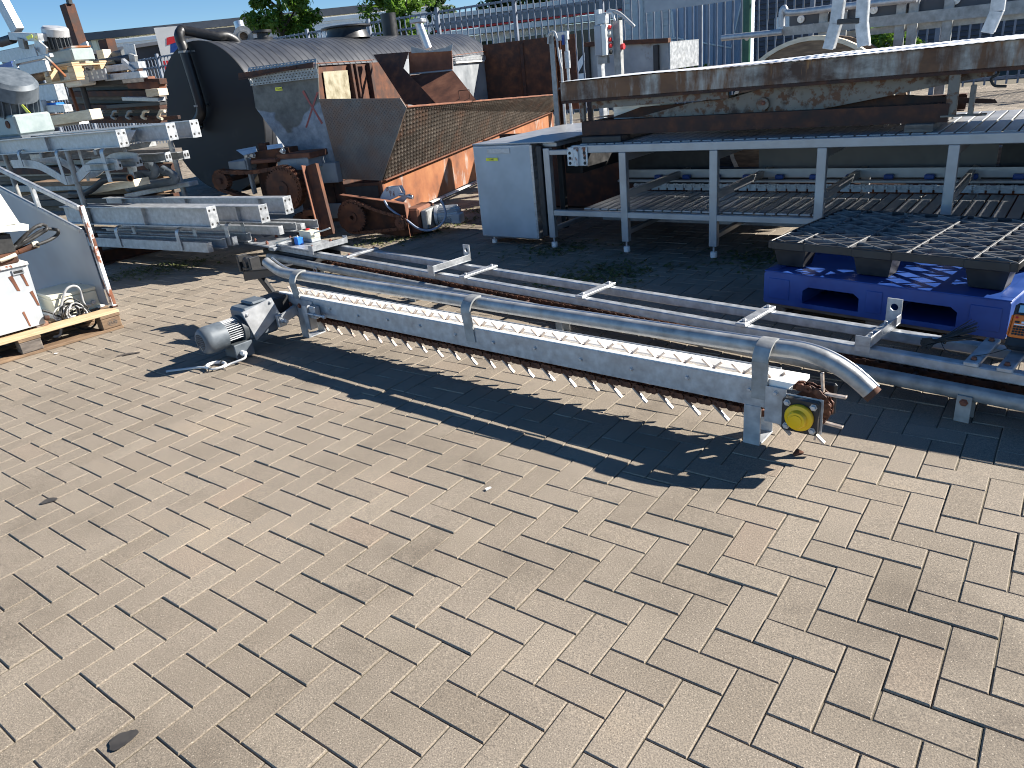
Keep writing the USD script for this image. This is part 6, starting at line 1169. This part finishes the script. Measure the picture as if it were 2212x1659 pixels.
def crown(rng, shape, N, size, nclump, squash=1.0):
    """Leaf faces gathered in clumps through the crown's volume. shape(n) gives clump centres and radii."""
    C, Rr = shape(nclump, rng); k = rng.integers(0, len(C), N); d = rng.normal(size=(N, 3)); d /= np.linalg.norm(d, axis=1, keepdims=True); rad = Rr[k] * rng.random(N) ** .45
    p = C[k] + d * rad[:, None]; n = d * .5 + rng.normal(size=(N, 3)) * .55 + np.array([0, 0, .55]); n /= np.linalg.norm(n, axis=1, keepdims=True)
    a = np.cross(n, rng.normal(size=(N, 3))); a /= np.linalg.norm(a, axis=1, keepdims=True); b = np.cross(n, a); s = size * (.6 + .8 * rng.random(N))[:, None]
    V = np.stack([p - a * s, p - b * s * .5 + n * s * .12, p + a * s, p + b * s * .5 + n * s * .12], 1).reshape(-1, 3); i = np.arange(N)[:, None] * 4
    tone = np.clip(rng.normal(.45, .2, N) + .25 * (rng.random(len(C))[k] - .5) + .1, 0, 1)
    return T(V, np.vstack([i + np.array([[0, 1, 2]]), i + np.array([[0, 2, 3]])])), np.repeat(tone, 4)
def tree(name, lab, D, pxc, pxw, top_m, bot_m, matl, N, seed, size=.10, cat_='tree', trunk=True, grp=None):
    c = Fr(0, 0, 0).at(pxc, 150, 1, D); fr = Fr(c[0], c[1], seed * 40.0); rw = pxw * DS / FPX * D / 2; rng = np.random.default_rng(seed)
    def shape(n, rng):
        z = bot_m + (top_m - bot_m) * rng.random(n) ** .85; u_ = (z - bot_m) / (top_m - bot_m); prof = np.minimum(1, 2.6 * u_ + .35) * np.clip(1.08 - u_ ** 2.2, .12, 1); a = rng.random(n) * 6.283; r = rw * prof * np.sqrt(rng.random(n)) * .86
        return np.c_[r * np.cos(a), r * np.sin(a), z], rw * (.16 + .16 * rng.random(n))
    m, tone = crown(rng, shape, N, size, 110); t = thing(name, lab, cat_, fr, grp)
    if trunk:
        part(t, 'trunk', tube([(0, 0, 0), (.03, 0, bot_m * .6), (0, .04, bot_m + .4), (0, 0, top_m * .8)], [.16, .13, .11, .03], 10), 'bark', smooth=40)
        for k in range(7): a = k * 2.4; z = bot_m + .3 + k * (top_m - bot_m) * .09; part(t, 'limb', tube([(0, 0, z), (rw * .35 * math.cos(a), rw * .35 * math.sin(a), z + .5), (rw * .7 * math.cos(a), rw * .7 * math.sin(a), z + 1.1)], [.05, .03, .012], 6), 'bark')
    part(t, 'crown', m, matl, tone=tone, kind='stuff')
tree('hornbeam', 'broad green street tree behind the left part of the tank', 30, 632, 150, 8.6, 2.2, 'leaf_green', 15000, 3)
tree('hornbeam', 'broad green street tree behind the stub pipe of the tank', 30, 884, 158, 8.8, 2.5, 'leaf_green', 15000, 4)
tree('distant_tree', 'darker far tree just right of the second street tree', 48, 962, 66, 9.5, 3.0, 'leaf_dark', 7000, 5, .13)
for k, (px, w, tp) in enumerate(((1085, 90, 8.4), (1150, 90, 9.2), (1215, 90, 9.4))): tree('distant_tree', ('leftmost dark tree above the fence', 'middle dark tree above the fence and office roof', 'rightmost dark tree above the office roof')[k], 62, px, w, tp, 3.5, 'leaf_dark', 6000, 6 + k, .16)
def bush(lab, D, pxc, pxw, h, seed, matl='leaf_green', N=6000):
    c = Fr(0, 0, 0).at(pxc, 150, 1, D); fr = Fr(c[0], c[1], 0); rw = pxw * DS / FPX * D / 2; rng = np.random.default_rng(seed)
    def shape(n, rng):
        d = rng.normal(size=(n, 3)); d /= np.linalg.norm(d, axis=1, keepdims=True); r = rng.random(n) ** .4 * .85; return np.c_[d[:, 0] * rw * r, d[:, 1] * rw * r, h * .5 + d[:, 2] * h * .48 * r], rw * (.12 + .14 * rng.random(n))
    m, tone = crown(rng, shape, N, .06, 80); t = thing('bush', lab, 'bush', fr); part(t, 'foliage', m, matl, tone=tone, kind='stuff'); part(t, 'stem', tube([(0, 0, 0), (0, 0, h * .5)], .04, 8), 'bark')
bush('round clipped green bush behind the fence beside the metal building', 25, 1487, 92, 1.5, 21)
bush('green bush seen through the railing at the right', 16, 1915, 150, 1.75, 22)
# railing structure behind the lift
RL = TB.sub((0, 2.7, 0)); z4 = lambda x, y: (1658.9 + x * .25, y * .25); rq = lambda x, y, v=0: RL.at(*z4(x, y), 1, v)
t = thing('railing_frame', 'galvanised railing frame with pipe rail and flat bars behind the scissor lift', 'railing', RL)
part(t, 'pipe_rail', tube(smooth_path([rq(118, 230, -.1), rq(120, 110, -.1), rq(145, 70, -.1), rq(200, 110, -.1), rq(700, 52, -.1), rq(1290, -12, -.1)], 5), .030, 12), 'galvanised', smooth=40); part(t, 'pipe_rail', tube([rq(-400, 330, -.05), rq(125, 275, -.05)], .028, 12), 'galvanised', smooth=40)
part(t, 'dark_panel', ngon([rq(185, 225, .08), rq(185, 120, .08), rq(2400, -130, .08), rq(2400, -20, .08)], .03, RL.inv(EYE)), 'fascia_dark')
for q in ((285, 165), (915, 85), (1625, 0)): part(t, 'round_bolt', lathe([(0, .035), (.01, .033), (.012, .012), (.03, .012), (.03, .0001)], rq(*q, .06), (0, -1, 0), 16), 'render_white')
part(t, 'flat_bar', ngon([rq(130, 312), rq(130, 235), rq(2400, -25), rq(2400, 95)], .02, RL.inv(EYE)), 'galvanised_old'); part(t, 'flat_bar', ngon([rq(250, 372, .1), rq(250, 325, .1), rq(2400, 55, .1), rq(2400, 140, .1)], .02, RL.inv(EYE)), 'galvanised_old')
for x in (475, 1255, 1145, 640, 1560): a = rq(x, 205 - (x - 400) * .1, .03); part(t, 'post', box(a[0] - .04, a[0] + .04, .03, .07, 0.0, a[2] + .12), 'galvanised_old')
t = thing('steel_trestle', 'galvanised trestle legs with bent feet standing on the lift platform', 'trestle', L); lq = lambda x, y, v=.72: L.at(*z4(x, y), 1, v)
for a, b, c in (((615, -60), (578, 205), (515, 425)), ((820, -60), (802, 195), (822, 400)), ((1995, -60), (1975, 95), (1892, 285))):
    p_ = [lq(*a), lq(*b), lq(*c)]; p_[2][2] = max(p_[2][2], 1.325); m_ = cat([bar(p_[0], p_[1], .012, .075, (1, 0, 0)), bar(p_[1], p_[2], .012, .075, (1, 0, 0)), bar(p_[0] + (.035, .03, 0), p_[1] + (.035, .03, 0), .06, .01, (1, 0, 0)), bar(p_[1] + (.035, .03, 0), p_[2] + (.035, .03, 0), .06, .01, (1, 0, 0))]); part(t, 'leg', m_, 'galvanised')
part(t, 'cross_bar', bar(lq(600, 190), lq(790, 178), .03, .035), 'black_iron'); part(t, 'top_bar', bar(lq(400, -75), lq(2100, -120), .06, .06), 'galvanised')
DR = TB.sub((0, 1.9, 0)); a = DR.at(*z4(420, 322), 1, 0); t = thing('cable_drum', 'wooden cable drum rim showing behind the lift platform', 'cable drum', DR.sub((a[0] - .05, 0, 0))); zc_ = a[2] - .72
part(t, 'flange', ring((0, 0, zc_), (0, 1, 0), .10, .72, .05, 48), 'wood_brown'); part(t, 'flange', ring((0, .5, zc_), (0, 1, 0), .10, .72, .05, 48), 'wood_brown'); part(t, 'core', cyl((0, .05, zc_), (0, .5, zc_), .45, 28), 'wood_old'); part(t, 'rim_band', ring((0, -.01, zc_), (0, 1, 0), .70, .735, .07, 48), 'wood_pale')
# clutter behind the table
for k in range(6):
    y = 1.75 + .16 * k; c0 = TB.sub((-1.6, y, 0)); tt = thing('old_rail', 'old dark rail lying on the ground behind the slat conveyor', 'rail', c0, 'old rails behind the slat conveyor'); part(tt, 'bar', box(-1.2, 4.8, -.06, .06, .02 + .02 * (k % 2), .26 + .12 * (k % 3)), ('rust_dark', 'black_iron', 'wood_old')[k % 3])
v2 = lambda x, y: (1105.9 + x * .25, y * .25)
for q, m, lab, nm, ct in ((((1165, 1400), (1290, 1530), (1440, 1490), (1440, 1400)), 'rust_orange', 'orange rusty sheet seen through the slat conveyor frame', 'rusty_sheet', 'sheet'), (((1210, 1440), (1230, 1470), (1340, 1410), (1320, 1395)), 'galvanised', 'small galvanised plate leaning behind the slat conveyor', 'small_plate', 'plate'), (((1120, 1420), (1180, 1400), (1260, 1550), (1120, 1550)), 'motor_grey', 'grey sheet leaning behind the slat conveyor', 'grey_sheet', 'sheet')):
    P_ = np.array([TB.at(*v2(*p_), 1, 1.55 if nm == 'small_plate' else 1.62) for p_ in q]); o = np.array([P_[0][0], P_[0][1], 0]); tt = thing(nm, lab, ct, TB.sub(o)); part(tt, 'plate', ngon(P_ - o, .02, TB.inv(EYE) - o), m)
a, b = TB.at(*v2(1195, 1550), 1, 1.5), TB.at(*v2(1430, 1410), 1, 1.5); o = np.array([a[0], a[1], 0]); tt = thing('timber', 'slanting timber batten behind the slat conveyor', 'timber', TB.sub(o)); part(tt, 'bar', bar(a - o, b - o, .05, .06), 'wood_new')
t = thing('sheet_stack', 'stack of dark sheets standing behind the left part of the slat conveyor', 'sheets', TB.sub((-2.3, 1.62, 0)))
for k in range(4): part(t, 'sheet', box(-.9, 1.5, .05 * k, .05 * k + .02, .02, .80 - .03 * k), ('rust_dark', 'black_iron')[k % 2])
c0 = TB.sub((1.9, 2.0, 0)); t = thing('steel_crate', 'dark steel crate behind the right end of the scissor lift', 'crate', c0); part(t, 'front_panel', box(0, 2.2, 0, .03, .05, 1.12), 'fascia_dark'); part(t, 'top_rail', box(-.02, 2.22, -.02, .05, 1.122, 1.18), 'galvanised_old'); part(t, 'side_panel', box(-.03, -.001, .031, 1.2, .05, 1.12), 'fascia_dark')
# a narrow bench conveyor standing just right of the view (its shadow crosses the pavers)
NB = Fr(2.46, 3.06, -37); t = thing('bench_conveyor', 'narrow bench conveyor standing at the right beside the rail conveyor', 'conveyor', NB)
part(t, 'bed', box(0, 2.6, -.21, .21, .74, .80), 'galvanised'); part(t, 'belt', box(-.01, 2.61, -.19, .19, .801, .808), 'rubber')
for x in (.5, 2.2):
    for y in (-.18, .18): part(t, 'leg', box(x - .025, x + .025, y - .025, y + .025, 0, .739), 'galvanised_old')
# ---------------------------------------------------------------- small things on the pavers
mat('oil_stain', two((.028, .025, .022), (.05, .045, .04)), 30, 6, (.5, .7))
def stain(px, py, rx, ry, ang, seed, lab):
    c = Fr(0, 0, 0).at(px, py, 2, 0); rng = np.random.default_rng(seed); n = 40; V = [(0, 0, 0)]
    for k in range(n): a = k / n * 6.283; r = 1 + .12 * math.sin(3 * a + seed) + .10 * rng.random(); V.append((rx * r * math.cos(a), ry * r * math.sin(a), 0))
    p = thing('oil_stain', lab, 'stain', Fr(c[0], c[1], ang, .0048)); part(p, 'stain', T(V, [(0, k + 1, (k + 1) % n + 1) for k in range(n)]), 'oil_stain')
stain(266, 1600, .033, .024, 40, 2, 'dark oval oil stain on a paver at the bottom left'); stain(107, 1083, .03, .02, 20, 3, 'small dark splash stain on the pavers at the left')
c = Fr(0, 0, 0).at(1725, 983, 2, 0); o = thing('rust_flake', 'small rusty scrap on the pavers below the yellow cap', 'scrap', Fr(c[0], c[1], 10)); part(o, 'flake', [tube([(-.02, 0, .006), (0, .008, .012), (.02, 0, .006)], [.006, .012, .004], 7)], 'rust')
c = Fr(0, 0, 0).at(278, 767, 2, 0); o = thing('twig', 'short dark twig on the pavers near the motor cable', 'twig', Fr(c[0], c[1], 12)); part(o, 'twig', tube([(-.07, -.005, .006), (0, .004, .007), (.07, 0, .006)], [.006, .008, .004], 6), 'wood_old')
c = Fr(0, 0, 0).at(118, 540 + 25, 2, 0)
for k, (px, py, lab) in enumerate(((122, 765, 'white scrap of paper on the pavers beside the wooden pallet'), (1055, 1058, 'pale scuff of paper lying in the middle of the pavers'))):
    c = Fr(0, 0, 0).at(px, py, 2, 0); o = thing('paper_scrap', lab, 'paper', Fr(c[0], c[1], 30 * k, .005)); part(o, 'scrap', T([(-.012, -.008, 0), (.012, -.006, .002), (.014, .008, 0), (-.01, .006, .003)], [(0, 1, 2), (0, 2, 3)]), 'render_white')
# moss and litter round the hopper foot and the lift
rng = np.random.default_rng(8); V, F, n0 = [], [], 0
cen = [E.w((1.5, .9, 0)), E.w((1.3, .2, 0)), E.w((1.9, 1.8, 0)), E.w((.9, -.6, 0)), E.w((1.1, -.3, 0)), Fr(0, 0, 0).at(1640, 560, 2, 0), Fr(0, 0, 0).at(1260, 605, 2, 0)*1.0, Fr(0, 0, 0).at(1330, 585, 2, 0), Fr(0, 0, 0).at(300, 590, 2, 0), Fr(0, 0, 0).at(390, 575, 2, 0), Fr(0, 0, 0).at(1200, 540, 2, 0)]
for c in cen:
    for _ in range(260):
        p = np.array([c[0] + rng.normal(0, .22), c[1] + rng.normal(0, .16), .006 + .006 * rng.random()]); a = rng.random() * 6.28; l, w = .012 + .02 * rng.random(), .006 + .008 * rng.random(); d = np.array([math.cos(a), math.sin(a), rng.normal(0, .2)]); s = np.array([-math.sin(a), math.cos(a), rng.normal(0, .2)])
        V += [p - d * l, p - s * w, p + d * l + (0, 0, .004), p + s * w]; F += [(n0, n0 + 1, n0 + 2), (n0, n0 + 2, n0 + 3)]; n0 += 4
solo('leaf_litter', 'dry leaves and moss crumbs scattered on the pavers round the hopper and lift', 'leaf litter', T(V, F), 'moss', kind='stuff')
